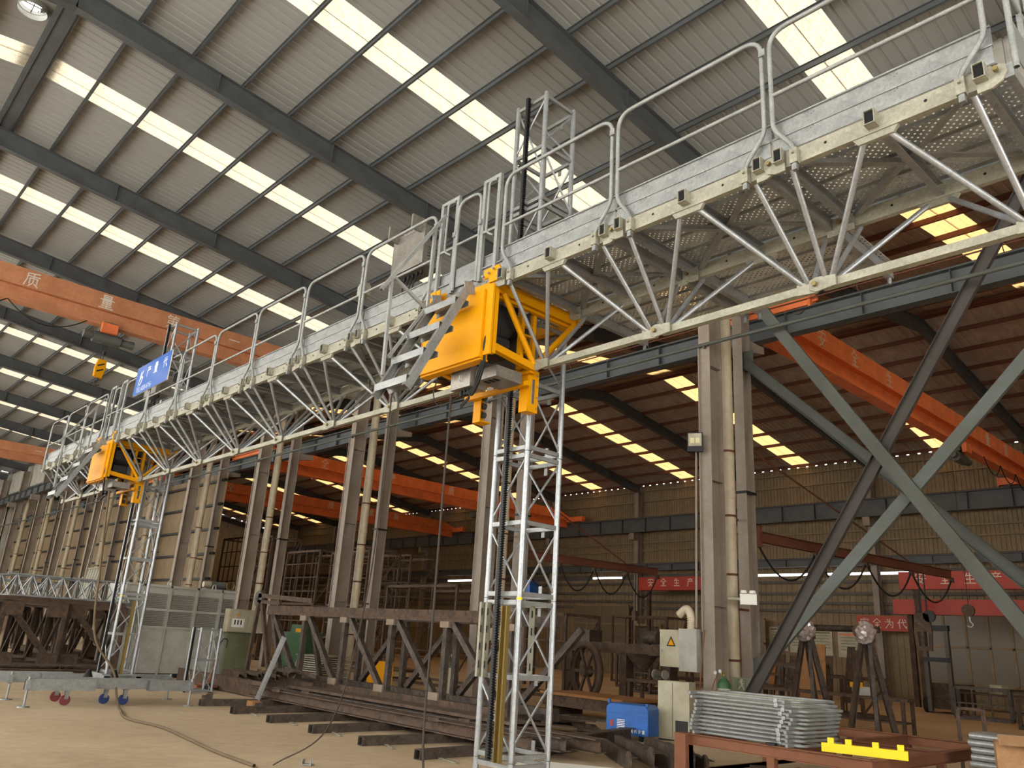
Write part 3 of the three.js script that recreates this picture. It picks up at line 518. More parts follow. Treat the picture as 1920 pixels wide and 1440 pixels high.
// ---------- yellow drive units and what hangs on them ----------
function driveUnit(label, x) {
  const o = thing('drive_unit', label, 'machine', [x, 0, 0], 0, 'yellow drive units of the climbing platform');
  const Y = M.yellow, cover = mesh('cover_panel', [span(-0.55, 0.43, 4.34, 5.06, -4.745, -4.72), span(0.43, 0.45, 4.32, 5.06, -4.82, -4.72), span(-0.56, -0.54, 4.32, 5.06, -4.82, -4.72), bar([-0.55, 4.335, -4.735], [0.44, 4.335, -4.735], 0.05, 0.03), bar([-0.55, 4.31, -4.79], [0.44, 4.31, -4.79], 0.1, 0.02)], Y, o);
  mesh('edge_flange', [span(0.455, 0.56, 4.34, 5.1, -4.775, -4.75)], Y, cover);
  mesh('top_beam', bar([-0.56, 5.13, -4.86], [0.56, 5.13, -4.86], 0.09, 0.1), Y, o);
  mesh('back_beam', bar([-0.56, 5.12, -6.06], [0.56, 5.12, -6.06], 0.08, 0.1), Y, o);
  for (const s of [-1, 1]) {
    mesh('side_beam', [channel([s * 0.52, 5.11, -4.82], [s * 0.52, 5.11, -6.1], 0.13, s * 0.06, 0.01), bar([s * 0.47, 5.02, -4.9], [s * 0.47, 5.02, -6.0], 0.05, 0.03)], Y, o);
    mesh('side_strut', tube([s * 0.52, 5.06, -4.93], [s * 0.52, 4.42, -5.4], 0.034, 12), Y, o);
    mesh('side_strut', tube([s * 0.52, 5.05, -6.0], [s * 0.52, 4.42, -5.44], 0.034, 12), Y, o);
    mesh('lower_beam', bar([s * 0.5, 4.45, -4.84], [s * 0.5, 4.38, -5.42], 0.07, 0.075), Y, o);
    for (const z of [-5.3, -5.47]) mesh('guide_upright', bar([s * 0.41, 4.36, z], [s * 0.41, 5.08, z], 0.06, 0.045, [0, 0, 1]), Y, o);
    for (const y of [4.55, 4.75, 4.86]) mesh('rung', bar([s * 0.41, y, -5.3], [s * 0.41, y, -5.47], 0.05, 0.02), Y, o);
    mesh('corner_post', bar([s * 0.53, 4.36, -4.81], [s * 0.53, 5.1, -4.81], 0.05, 0.05, [0, 0, 1]), Y, o);
    // clevis blocks that carry the deck sections
    const k = mesh('clevis', [box(0.14, 0.11, 0.012, s * 0.44, 5.25, -4.77), box(0.14, 0.11, 0.012, s * 0.44, 5.25, -4.86), plate([[-0.08, 0.1], [0.08, 0.1], [0.12, 0.02], [0.06, -0.07], [-0.06, -0.07]], 0.02).translate(s * 0.53, 5.2, -4.765)], Y, o);
    for (const [bx, by] of [[0.4, 5.21], [0.48, 5.23], [0.55, 5.26]]) mesh('bolt', cyl(0.014, 0.014, 0.03, 6).rotateX(Math.PI / 2).translate(s * bx, by, -4.745), M.galvTube, k);
    // guide legs below, with rollers running on the mast posts
    const leg = mesh('guide_leg', [plate([[-0.07, 0], [0.07, 0], [0.075, 0.46], [-0.075, 0.46]], 0.014, [[[-0.025, 0.09], [0.025, 0.09], [0.025, 0.36], [-0.025, 0.36]]]).rotateY(Math.PI / 2).translate(s * 0.43, 3.93, -5.5), plate([[-0.06, 0], [0.06, 0], [0.06, 0.46], [-0.06, 0.46]], 0.014).translate(s * 0.37, 3.93, -5.425), box(0.12, 0.02, 0.15, s * 0.37, 3.945, -5.5)], Y, o);
    for (const y of [4.02, 4.12, 4.22]) mesh('roller', cyl(0.035, 0.035, 0.05, 14).rotateX(Math.PI / 2).translate(s * 0.325, y, -5.5), M.braceDark, leg);
    for (const y of [3.98, 4.1, 4.22, 4.34]) mesh('leg_bolt', cyl(0.012, 0.012, 0.02, 6).rotateZ(Math.PI / 2).translate(s * 0.44, y, -5.55), M.galvTube, leg);
  }
  mesh('cross_beam', bar([-0.5, 4.36, -5.42], [0.5, 4.36, -5.42], 0.08, 0.07), Y, o);
  mesh('cross_beam', bar([-0.5, 4.2, -5.36], [0.5, 4.2, -5.36], 0.05, 0.05), Y, o);
  for (const s of [-1, 1]) {
    const m = mesh('motor', [plate([[-0.12, -0.15], [0.12, -0.15], [0.17, -0.09], [0.17, 0.09], [0.12, 0.15], [-0.12, 0.15], [-0.17, 0.09], [-0.17, -0.09]], 0.3, [], 0.02).translate(s * 0.2, 4.86, -5.06), cyl(0.13, 0.13, 0.34, 20).rotateX(Math.PI / 2).translate(s * 0.2, 4.86, -5.36)], M.motor, o);
    mesh('fan_cowl', [cyl(0.12, 0.105, 0.05, 20).rotateX(Math.PI / 2).translate(s * 0.2, 4.86, -4.9)], M.black, m);
    const g = mesh('gearbox', [plate([[-0.1, -0.11], [0.1, -0.11], [0.14, -0.06], [0.14, 0.06], [0.1, 0.11], [-0.1, 0.11], [-0.14, 0.06], [-0.14, -0.06]], 0.26, [], 0.02).translate(s * 0.2, 4.58, -5.06)], M.motor, o);
    mesh('ribs', [-0.08, -0.04, 0, 0.04, 0.08].map((d) => box(0.006, 0.2, 0.28, s * 0.2 + d, 4.58, -5.06)), M.black, g);
    mesh('connector', [cyl(0.03, 0.03, 0.1, 10, s * 0.32, 4.98, -5.15)], M.galvTube, m);
  }
  mesh('pinion_plate', span(-0.4, 0.4, 4.42, 5.04, -5.45, -5.425), M.columnDark, o);
  const bx = mesh('junction_box', span(-0.21, 0.11, 4.13, 4.36, -5.12, -4.9), M.stainless, o);
  mesh('cable_gland', [-0.12, -0.06, 0, 0.05].map((d) => cyl(0.018, 0.022, 0.07, 8, d, 4.07, -4.98)), M.black, bx);
  mesh('handle', pipe(rounded([[-0.03, 4.27, -4.89], [-0.03, 4.27, -4.87], [-0.03, 4.2, -4.87], [-0.03, 4.2, -4.89]], 0.01), 0.005, 5), M.galvTube, bx);
  const tr = mesh('stainless_tray', [span(0.13, 0.46, 4.18, 4.185, -5.3, -4.95), span(0.13, 0.46, 4.18, 4.3, -4.955, -4.95), span(0.455, 0.46, 4.18, 4.3, -5.3, -4.95)], M.stainless, o);
  mesh('slots', [0.2, 0.27, 0.34].map((d) => span(d, d + 0.045, 4.176, 4.18, -5.08, -5.0)), M.hole, tr);
  for (const [k, d] of [[0, 0], [1, 0.03], [2, -0.03]]) mesh('cable', pipe(smooth([[0.47 + d * 0.4, 4.7, -4.82], [0.48, 4.48, -4.78 + d], [0.4 + d, 4.25, -4.8], [0.2, 4.05 - d, -4.88], [-0.02 + d, 4.08, -4.96]], 24), 0.013, 6), M.black, o);
  mesh('cable', pipe(smooth([[0.0, 4.06, -5.0], [-0.08, 3.96, -4.96], [-0.02, 3.93, -4.92], [0.06, 4.02, -4.95]], 20), 0.011, 5), M.black, o);
  mesh('cable', pipe(smooth([[-0.42, 4.36, -4.9], [-0.5, 4.15, -4.9], [-0.4, 4.0, -4.92], [-0.12, 4.08, -4.98]], 20), 0.007, 5), M.black, o);
  // deck over the unit and its toe board
  for (let i = 0; i < 2; i++) mesh('deck_plank', span(-0.55, 0.55, 5.2, 5.204, -5.14 - i * 0.27, -4.88 - i * 0.27), M.deck, o);
  mesh('toe_board', [span(-0.55, 0.55, 5.24, 5.39, -4.86, -4.855), bar([-0.55, 5.395, -4.85], [0.55, 5.395, -4.85], 0.03, 0.014), span(-0.55, 0.55, 5.4, 5.54, -4.88, -4.875), bar([-0.55, 5.545, -4.872], [0.55, 5.545, -4.872], 0.014, 0.012)], M.galv, o);
  return o;
}
const du = driveUnit('yellow drive unit gripping the near mast under the platform', CX);
copy(du, 'yellow drive unit gripping the far mast at the left', [FARX, 0, 0]);

function stairs(label, x) {
  const o = thing('access_stair', label, 'stair', [x, 0, 0], 0, 'short galvanised stairs on the drive units');
  for (const sx of [-0.234, 0.306]) mesh('stringer', [channel([sx, 5.06, -4.62], [sx, 3.84, -4.0], 0.085, sx < 0 ? 0.045 : -0.045, 0.006), bar([sx, 5.1, -4.7], [sx, 5.06, -4.58], 0.012, 0.14)], M.galv, o);
  for (const [y, z] of [[4.93, -4.53], [4.6, -4.36], [4.28, -4.2], [3.96, -4.04]]) { const t = mesh('tread', [span(-0.23, 0.302, y, y + 0.004, z - 0.12, z + 0.06), span(-0.23, 0.302, y - 0.07, y, z + 0.054, z + 0.06), span(-0.23, 0.302, y - 0.05, y, z - 0.12, z - 0.114)], M.galv, o); mesh('grip_hole', Array.from({ length: 10 }, (_, i) => cyl(0.012, 0.012, 0.003, 8, -0.19 + i * 0.05, y + 0.004, z - 0.02)), M.hole, t); }
  const h = -0.234, r = 0.02;
  const rail = mesh('handrail', bar([h, 6.13, -4.65], [h, 4.97, -3.93], 0.035, 0.035), M.rail, o);
  mesh('handrail_bore', box(0.022, 0.022, 0.004, h, 4.968, -3.928), M.hole, rail);
  for (const [a, b] of [[[5.14, -4.04], [4.08, -4.06]], [[5.92, -4.52], [4.95, -4.52]], [[5.15, -4.08], [4.95, -4.5]], [[4.95, -4.5], [4.28, -4.1]]]) mesh('handrail_post', bar([h, ...a], [h, ...b], 0.03, 0.03), M.rail, o);
  return o;
}
const st = stairs('short steep galvanised stair hanging in front of the near drive unit', CX);
copy(st, 'short steep galvanised stair hanging in front of the far drive unit', [FARX, 0, 0]);

function gate(label, x) {
  const o = thing('platform_gate', label, 'gate', [x, YC, ZF], 0, 'gates above the drive units');
  for (const [a, b] of [[-0.54, -0.26], [0.21, 0.45]]) {
    const f = mesh('gate_frame', [bar([a, 0.15, 0], [a, 1.33, 0], 0.045, 0.04, [0, 0, 1]), bar([b, 0.15, 0], [b, 1.33, 0], 0.045, 0.04, [0, 0, 1]), bar([a - 0.02, 1.35, 0], [b + 0.02, 1.35, 0], 0.04, 0.04), bar([a, 0.72, 0], [b, 0.72, 0], 0.035, 0.03)], M.rail, o);
    mesh('grab_handle', pipe(rounded([[b - 0.03, 0.62, 0.03], [b - 0.1, 0.66, 0.07], [b - 0.1, 1.28, 0.07], [b - 0.03, 1.3, 0.03]], 0.07), 0.013, 7), M.rail, f);
  }
  const g = mesh('gate_leaf', pipe(rounded([[-0.22, 0.16, 0.02], [-0.22, 1.26, 0.02], [0.17, 1.26, 0.02], [0.17, 0.16, 0.02]], 0.14, 7), 0.018, 8), M.rail, o);
  mesh('gate_rail', tube([-0.22, 0.72, 0.02], [0.17, 0.72, 0.02], 0.015, 8), M.rail, g);
  mesh('gate_board', [span(-0.2, 0.15, 0.2, 0.42, 0.0, 0.006)], M.galv, g);
  mesh('latch', [box(0.05, 0.06, 0.03, -0.25, 0.86, 0.03), box(0.05, 0.06, 0.03, 0.19, 0.86, 0.03)], M.galvTube, o);
  return o;
}
const gt = gate('swing gate above the near drive unit between two upright frames', CX);
copy(gt, 'swing gate above the far drive unit between two upright frames', [FARX, YC, ZF]);

function controls(label, x, sockets) {
  const o = thing('control_cabinet', label, 'cabinet', [x, 6.03, -5.22], 0, 'stainless control cabinets hung on the guardrail');
  mesh('body', [box(0.68, 0.54, 0.3, 0, 0.28, 0)], M.stainless, o);
  const t = mesh('top_strip', box(0.7, 0.1, 0.012, 0, 0.56, 0.15), M.stainless, o);
  for (let i = 0; i < 6; i++) mesh('vent_hole', box(0.03, 0.03, 0.004, -0.25 + i * 0.1, 0.565, 0.157), M.hole, t);
  for (let i = 0; i < 5; i++) mesh('louvre', box(0.012, 0.014, 0.2, 0.345, 0.1 + i * 0.04, -0.02, 0, 0, 0.5), M.stainless, o);
  mesh('isolator', [cyl(0.05, 0.05, 0.05, 14).rotateZ(-Math.PI / 2).translate(0.34, 0.4, 0.02)], M.black, o);
  mesh('side_plate', box(0.01, 0.1, 0.2, 0.343, 0.47, -0.02), M.greyDark, o);
  for (let i = 0; i < 5; i++) mesh('cable_gland', cyl(0.018, 0.022, 0.06, 8, -0.2 + i * 0.09, -0.04, 0.02), M.black, o);
  for (let i = 0; i < 4; i++) mesh('cable', pipe(smooth([[-0.2 + i * 0.09, -0.04, 0.02], [-0.18 + i * 0.07, -0.2, 0.05], [-0.28 + i * 0.05, -0.42, -0.02], [-0.32 + i * 0.03, -0.8, -0.1]], 18), 0.009, 5), M.black, o);
  mesh('hook', [box(0.03, 0.2, 0.2, -0.25, 0.56, 0.2), box(0.03, 0.2, 0.2, 0.25, 0.56, 0.2)], M.stainless, o);
  return o;
}
const cc = controls('stainless steel control cabinet behind the guardrail left of the near gate', -7.72);
copy(cc, 'stainless control cabinet partly behind the blue sign', [-16.72, 6.03, -5.22]);
{
  const lb = thing('limit_box', 'small grey switch box on the guardrail beside the near control cabinet', 'box', [-8.32, 5.85, -4.86]);
  mesh('body', box(0.16, 0.14, 0.1, 0, 0, 0), M.galvDull, lb); mesh('lid', box(0.14, 0.03, 0.08, 0, 0.085, 0), M.galvDull, lb);
}
{ // blue sign hung on the rail: logo, characters and the telephone line
  const cv = document.createElement('canvas'); cv.width = 768; cv.height = 256; const c = cv.getContext('2d');
  c.fillStyle = '#1d63c0'; c.fillRect(0, 0, 768, 256); c.fillStyle = '#f4f7fb'; c.strokeStyle = '#f4f7fb';
  c.lineWidth = 15; c.lineCap = 'round'; c.beginPath(); c.moveTo(112, 60); c.lineTo(86, 172); c.moveTo(150, 52); c.quadraticCurveTo(118, 100, 116, 120); c.quadraticCurveTo(160, 92, 166, 118); c.quadraticCurveTo(160, 150, 122, 172); c.stroke();
  c.lineWidth = 9; c.lineCap = 'butt';
  const put = (k, x, y, s) => { for (const l of STROKES[k].split(';')) { c.beginPath(); l.split(' ').forEach((q, i) => { const [a, b] = q.split(',').map(Number); i ? c.lineTo(x + a * s / 10, y + s - b * s / 10) : c.moveTo(x + a * s / 10, y + s - b * s / 10); }); c.stroke(); } };
  put('chan', 250, 36, 92); put('liang', 410, 36, 92); put('dai', 610, 36, 92);
  c.font = '62px sans-serif'; c.fillText('TEL:408-616-', 62, 238);
  const t = new THREE.CanvasTexture(cv); t.colorSpace = THREE.SRGBColorSpace;
  const print = new THREE.MeshPhysicalMaterial({ map: t, roughness: 0.3, clearcoat: 0.8, clearcoatRoughness: 0.12 });
  const s = thing('sign_board', 'blue sign board with white lettering hung on the guardrail near the far mast', 'sign', [-15.7, 6.2, -4.74]);
  const face = new THREE.PlaneGeometry(1.84, 0.6).translate(0, 0, 0.011);
  mesh('board', box(1.84, 0.6, 0.02), M.white, s); mesh('printed_face', face, print, s);
  for (const x of [-0.7, 0.7]) mesh('hook', box(0.03, 0.12, 0.05, x, 0.27, -0.02), M.galv, s);
}
// supply cables hanging from the drive units
const cables = [
  ['black supply cable hanging from the near junction box to the floor', smooth([[CX - 0.25, 4.1, -4.95], [CX - 0.26, 3.0, -4.96], [CX - 0.3, 1.6, -5.0], [CX - 0.22, 0.7, -4.95], [CX + 0.1, 0.03, -4.8], [CX + 0.5, 0.03, -4.4]], 40), 0.012],
  ['thin cable hanging behind the near stair', smooth([[-7.95, 5.9, -5.2], [-8.0, 4.2, -5.25], [-8.3, 2.0, -5.4], [-9.0, 0.5, -5.5], [-9.8, 0.02, -5.3]], 40), 0.009],
  ['thick brown cable snaking over the floor from the far mast', smooth([[FARX + 0.35, 4.1, -4.95], [FARX + 0.32, 2.6, -5.1], [FARX + 0.3, 1.2, -5.3], [-17.45, 0.62, -5.7], [-17.25, 0.2, -5.78], [-16.95, 0.03, -5.75], [-16.2, 0.025, -5.55], [-14.95, 0.025, -5.25], [-13.7, 0.025, -5.36], [-12.2, 0.025, -5.22], [-11.1, 0.025, -5.1], [-9.8, 0.025, -5.05]], 70), 0.022],
];
for (const [l, p, r] of cables) tag(mesh('cable', pipe(p, r, 7), r > 0.02 ? M.rope : M.cord), l, 'cable', 'cables of the platform');

// ---------- roof ventilator, left side of the main hall ----------
{
  const vx = colX(1) - SHEET * 1.5, vz = HALL1.ridge + 0.62, vy = HALL1.eave + HALL1.slope * (HALL1.half - 0.62) + HALL1.lift;
  const o = thing('roof_ventilator', 'round roof ventilator with bright fins beside the ridge', 'ventilator', [vx, vy, vz]);
  const ring = []; for (let i = 0; i < 24; i++) ring.push([Math.cos(i / 24 * 6.2832) * 0.3, Math.sin(i / 24 * 6.2832) * 0.3]);
  mesh('curb_plate', plate([[-0.56, -0.5], [0.56, -0.5], [0.56, 0.62], [-0.56, 0.62]], 0.01, [ring.reverse()]).rotateX(-Math.PI / 2 + 0.105), M.sheet, o);
  mesh('collar', cyl(0.31, 0.31, 0.24, 28, 0, -0.14, 0, true), new THREE.MeshStandardMaterial({ color: 0xb9bab4, roughness: 0.5, side: THREE.DoubleSide }), o);
  for (let i = 0; i < 14; i++) { const a = i / 14 * 6.2832; mesh('fin', bar([Math.cos(a) * 0.3, 0.08, Math.sin(a) * 0.3], [Math.cos(a + 0.5) * 0.33, 0.42, Math.sin(a + 0.5) * 0.33], 0.05, 0.004), M.galvTube, o); }
  mesh('dome', new THREE.SphereGeometry(0.36, 20, 6, 0, 6.2832, 0, 0.9).translate(0, 0.2, 0), M.skylight, o);
  mesh('spider', [bar([-0.3, 0.02, 0], [0.3, 0.02, 0], 0.02, 0.02), bar([0, 0.02, -0.3], [0, 0.02, 0.3], 0.02, 0.02)], M.braceDark, o);
}
{ // spare mast section standing on the floor
  const o = thing('spare_mast_section', 'short galvanised mast section standing on the floor before the grey cabinet', 'mast', [-20.15, 0, -8.6]);
  mastSection(o, 0.01);
}
{ // louvred grey enclosure
  const o = thing('louvred_enclosure', 'large grey steel enclosure with louvred upper panels behind the far mast', 'enclosure', [-25.2, 0, -9.55]);
  mesh('body', span(-1.6, 0, 0.12, 2.62, -1.95, 1.42), M.greyPanel, o);
  mesh('skid', [span(-1.5, -0.05, 0, 0.12, -1.85, 1.35)], M.black, o);
  const cols = [[-1.95, -1.5], [-1.46, -0.72], [-0.68, 0.1], [0.14, 0.9], [0.94, 1.4]];
  for (const [a, b] of cols) for (const y of [1.45, 1.95]) { const p = mesh('louvre_panel', span(0, 0.006, y, y + 0.42, a + 0.05, b - 0.05), M.greyDark, o); for (let i = 0; i < 8; i++) mesh('louvre_slat', box(0.008, 0.042, b - a - 0.1, 0.026, y + 0.035 + i * 0.05, (a + b) / 2, 0, 0, -0.75), M.greyPanel, p); }
  for (const z of [-1.48, -0.7, 0.12, 0.92]) mesh('stile', span(0, 0.05, 0.1, 2.62, z - 0.03, z + 0.03), M.greyPanel, o);
  mesh('rail', [span(0, 0.045, 1.38, 1.44, -1.95, 1.42), span(0, 0.045, 1.88, 1.94, -1.95, 1.42), span(-0.02, 0.05, 2.56, 2.63, -1.97, 1.44)], M.greyPanel, o);
  for (const z of [-1.2, 0.2]) mesh('lifting_eye', pipe(rounded([[0, 2.6, z - 0.06], [0, 2.76, z - 0.04], [0, 2.76, z + 0.04], [0, 2.6, z + 0.06]], 0.05), 0.02, 6), M.greyPanel, o);
  const w = thing('winch', 'small dusty winch motor on top of the grey louvred enclosure', 'winch', [-25.5, 2.62, -11.0]);
  mesh('drum', cyl(0.11, 0.11, 0.5, 16).rotateX(Math.PI / 2).translate(0, 0.16, -0.25), M.greyDark, w); mesh('motor', cyl(0.09, 0.09, 0.24, 14).rotateX(Math.PI / 2).translate(0, 0.16, 0.26), M.cream, w); mesh('base', box(0.3, 0.05, 0.9, 0, 0.025, 0), M.greyDark, w); mesh('hand_wheel', new THREE.TorusGeometry(0.13, 0.02, 6, 18).rotateY(Math.PI / 2).translate(0.1, 0.16, -0.36), M.brass, w);
  const t = thing('hand_pallet_truck', 'red brown hand truck parked beside the spare mast section', 'trolley', [-20.7, 0, -9.1]);
  mesh('shaft', pipe(smooth([[0, 0.1, 0], [0.02, 0.7, -0.06], [0.03, 1.12, -0.1]], 12), 0.025, 7), M.rustRed, t); mesh('handle', pipe(rounded([[0, 1.1, -0.1], [0.02, 1.28, -0.2], [0.02, 1.24, -0.32], [0.02, 1.05, -0.3]], 0.07), 0.014, 6), M.black, t); mesh('fork', [box(0.9, 0.06, 0.14, -0.5, 0.1, 0.2), box(0.9, 0.06, 0.14, -0.5, 0.1, -0.2)], M.rustRed, t); mesh('wheel', [cyl(0.09, 0.09, 0.1, 14).rotateX(Math.PI / 2).translate(0, 0.09, -0.05)], M.rubber, t);
}
// rusty tower sections lying in a row
function towerSection(label, x, z, L, m, rough) {
  const o = thing('tower_section', label, 'tower section', [x, 0, z], 0, 'rusty tower sections stacked at the left');
  const w = 1.45, h = 1.55, y0 = 0.3, C = [[0, y0], [0, y0 + h], [-w, y0 + h], [-w, y0]];
  for (const [dz, y] of C) mesh('chord', angle([0, y, dz], [-L, y, dz], 0.16, 0.16, 0.02), m, o);
  const n = Math.round(L / 1.5), q = L / n;
  for (let i = 0; i <= n; i++) C.forEach(([dz, y], k) => { const [dz1, y1] = C[(k + 1) % 4]; mesh('batten', bar([-i * q, y, dz], [-i * q, y1, dz1], 0.1, 0.1), m, o); });
  for (let i = 0; i < n; i++) C.forEach(([dz, y], k) => { const [dz1, y1] = C[(k + 1) % 4]; mesh('lattice_brace', bar([-i * q, y, dz], [-(i + 1) * q, y1, dz1], 0.07, 0.09), m, o); });
  mesh('lattice_brace', channel([0, y0 + 0.05, -w + 0.05], [0, y0 + h - 0.05, -0.08], 0.14, 0.07, 0.012), m, o);
  for (const [dz, y] of C) mesh('gusset', box(0.02, 0.36, 0.5, 0.05, y + (y > 1 ? -0.14 : 0.14), dz + (dz < -1 ? 0.2 : -0.2)), m, o);
  mesh('bearer', bar([-0.4, 0.13, 0.06], [-0.4, 0.13, -w - 0.06], 0.2, 0.26), M.rust, o); mesh('bearer', bar([-L + 0.6, 0.13, 0.06], [-L + 0.6, 0.13, -w - 0.06], 0.2, 0.26), M.rust, o);
  return o;
}
towerSection('nearest rusty tower section lying at the left edge', -24.4, -3.3, 6, M.rust);
towerSection('dark rusty tower section beside the long brown beam', -24.3, -4.95, 6, M.rust);
towerSection('rusty tower section next to the far mast, farthest from the frame edge', -24.5, -6.55, 6, M.rust);
towerSection('rusty tower section lying behind the first row', -31.5, -5.0, 6, M.rust); towerSection('rusty tower section lying behind, towards the columns', -31.5, -8.2, 6, M.rust);
for (const [y, x, z0, z1, l] of [[0.14, -23.5, -2.2, -7.7, 'long brown beam on the floor before the rusty tower sections'], [0.14, -23.85, -3.4, -7.9, 'second brown beam on the floor behind the first one'], [0.36, -23.75, -4.0, -7.7, 'brown plate lying on the two long brown beams']]) {
  const o = thing('steel_beam', l, 'beam', [x, y, 0]);
  mesh('length', y > 0.3 ? bar([0, -0.02, z0], [0, 0.02, z1], 0.5, 0.03) : ibeam([0, 0, z0], [0, 0, z1], 0.28, 0.2, 0.02, 0.012), M.rust, o); mesh('lifting_lug', pipe(rounded([[0, 0.02, z1 + 1.2], [0, y > 0.3 ? 0.06 : 0.22, z1 + 1.22], [0, y > 0.3 ? 0.06 : 0.22, z1 + 1.34], [0, 0.02, z1 + 1.36]], 0.03), 0.012, 6), M.rust, o);
}
{ // brown ladder frame lying on the tower sections
  const o = thing('ladder_frame', 'brown welded ladder frame lying on top of the rusty tower sections', 'frame', [-25.2, 1.9, -6.6], 0.12);
  for (const x of [-0.6, 0.75]) mesh('side_bar', bar([x, 0.05, -1.3], [x, 0.05, 3.4], 0.1, 0.1), M.rust, o);
  for (let z = -1.2; z < 3.4; z += 0.42) mesh('rung', bar([-0.6, 0.05, z], [0.75, 0.05, z], 0.06, 0.06), M.rust, o);
}
// galvanised triangular trusses on top
function triTruss(label, x, y, z) {
  const o = thing('triangular_truss', label, 'truss', [x, y, z], 0, 'galvanised trusses stored on the tower sections'), L = 1.52, H = 0.56, B = 0.5;
  for (const [dx, dy] of [[0, H], [-B, 0], [B, 0]]) mesh('chord', tube([dx, dy, 0], [dx, dy, -L], 0.03, 8), M.galvTube, o);
  for (const s of [-B, B]) for (let i = 0; i < 4; i++) { const a = -i * L / 4; mesh('diagonal_tube', tube([s, 0, a], [0, H, a - L / 8], 0.017, 6), M.galvTube, o); mesh('diagonal_tube', tube([s, 0, a - L / 4], [0, H, a - L / 8], 0.017, 6), M.galvTube, o); }
  for (const a of [0, -L]) mesh('end_bar', tube([-B, 0, a], [B, 0, a], 0.02, 6), M.galvTube, o);
  mesh('lug', [box(0.02, 0.09, 0.09, 0, H + 0.02, 0), box(0.02, 0.09, 0.09, 0, H + 0.02, -L)], M.galv, o);
  return o;
}
[[-25.3, 2.03, -5.1], [-25.3, 2.03, -6.64], [-26.6, 2.03, -4.6], [-26.6, 2.03, -6.2], [-28.0, 1.92, -4.0], [-28.0, 1.92, -5.6]].forEach(([x, y, z], i) => triTruss(`galvanised triangular truss on the tower sections, ${['front row towards the mast', 'front row beside the far mast', 'second row towards the wall', 'second row beside the far mast', 'back row towards the wall', 'back row beside the far mast'][i]}`, x, y, z));
{
  const b = thing('timber_board', 'pale board lying behind the galvanised trusses at the left edge', 'board', [-30, 1.95, -5.2]); mesh('plank', box(0.3, 0.35, 1.5, 0, 0.17, 0), M.wood, b); mesh('batten', box(0.05, 0.3, 0.1, 0.17, 0.17, 0.3), M.wood, b);
  const p = thing('mesh_panel', 'white mesh panel leaning against the far columns', 'panel', [colX(6) + 2.4, 0, -14.2]); p.rotation.x = -0.12;
  mesh('frame', [bar([0, 1.8, 0], [0, 4.3, 0], 0.06, 0.06, [0, 0, 1]), bar([2.4, 1.8, 0], [2.4, 4.3, 0], 0.06, 0.06, [0, 0, 1]), bar([0, 4.3, 0], [2.4, 4.3, 0], 0.06, 0.06), bar([0, 1.8, 0], [2.4, 1.8, 0], 0.06, 0.06)], M.galvDull, p); mesh('support', [bar([0.1, 0, 0.3], [0.1, 1.8, 0], 0.06, 0.06), bar([2.3, 0, 0.3], [2.3, 1.8, 0], 0.06, 0.06)], M.galvDull, p);
  for (let i = 1; i < 5; i++) mesh('upright', bar([i * 0.48, 1.8, 0], [i * 0.48, 4.3, 0], 0.03, 0.03, [0, 0, 1]), M.galvDull, p); mesh('sheet', box(2.3, 2.4, 0.01, 1.2, 3.05, -0.02), M.galvDull, p);
}
// ---------- rusty truss and beams in the middle ----------
for (const [z, l] of [[-11.3, 'long rusty truss with welded uprights lying in the middle of the floor'], [-12.55, 'darker rusty truss standing behind the long rusty truss']]) {
  const o = thing('steel_truss', l, 'truss', [0, 0, z]), m = z > -12 ? M.rust : M.mill, d = z > -12 ? 0 : 0.9;
  mesh('top_chord', bar([-22.3, 2.08, 0], [-11.9, 2.08, 0], 0.2, 0.24), m, o); mesh('bottom_chord', bar([-23.9, 0.26, 0], [-11.9, 0.26, 0], 0.2, 0.24), m, o);
  mesh('end_post', bar([-22.1, 2.0, 0], [-21.2, 0.36, 0], 0.12, 0.12), M.mill, o);
  for (let i = 0; i < 5; i++) {
    const x = -20.2 + i * 2.05 + d; if (x > -11.8) continue;
    mesh('upright', bar([x, 0.38, 0], [x, 1.96, 0], 0.13, 0.13, [0, 0, 1]), M.mill, o);
    if (i < 4) mesh('diagonal', bar(z > -12 ? [x + 0.2, 1.95, 0] : [x + 1.9, 1.95, 0], z > -12 ? [x + 1.8, 0.42, 0] : [x + 0.2, 0.4, 0], 0.12, 0.13), M.mill, o);
    if (z > -12) { mesh('cap_block', box(0.3, 0.13, 0.22, x + 0.02, 1.9, 0), M.primer, o); mesh('foot_block', box(0.36, 0.15, 0.22, x - 0.2, 0.43, 0), M.primer, o); }
  }
  if (z > -12) { mesh('diagonal', bar([-22.0, 1.95, 0], [-20.42, 0.42, 0], 0.12, 0.13), M.mill, o); for (const x of [-21.5, -16.5, -12.2]) mesh('tie', bar([x, 0.22, 0], [x, 0.22, -1.2], 0.1, 0.1), M.mill, o); for (const x of [-23.2, -19, -15, -12.5]) mesh('packing', span(x - 0.15, x + 0.15, 0, 0.14, -0.5, 0.5), M.rust, o); }
  else for (const x of [-23.2, -19, -15, -12.5]) mesh('packing', span(x - 0.15, x + 0.15, 0, 0.14, -0.3, 0.3), M.rust, o);
}
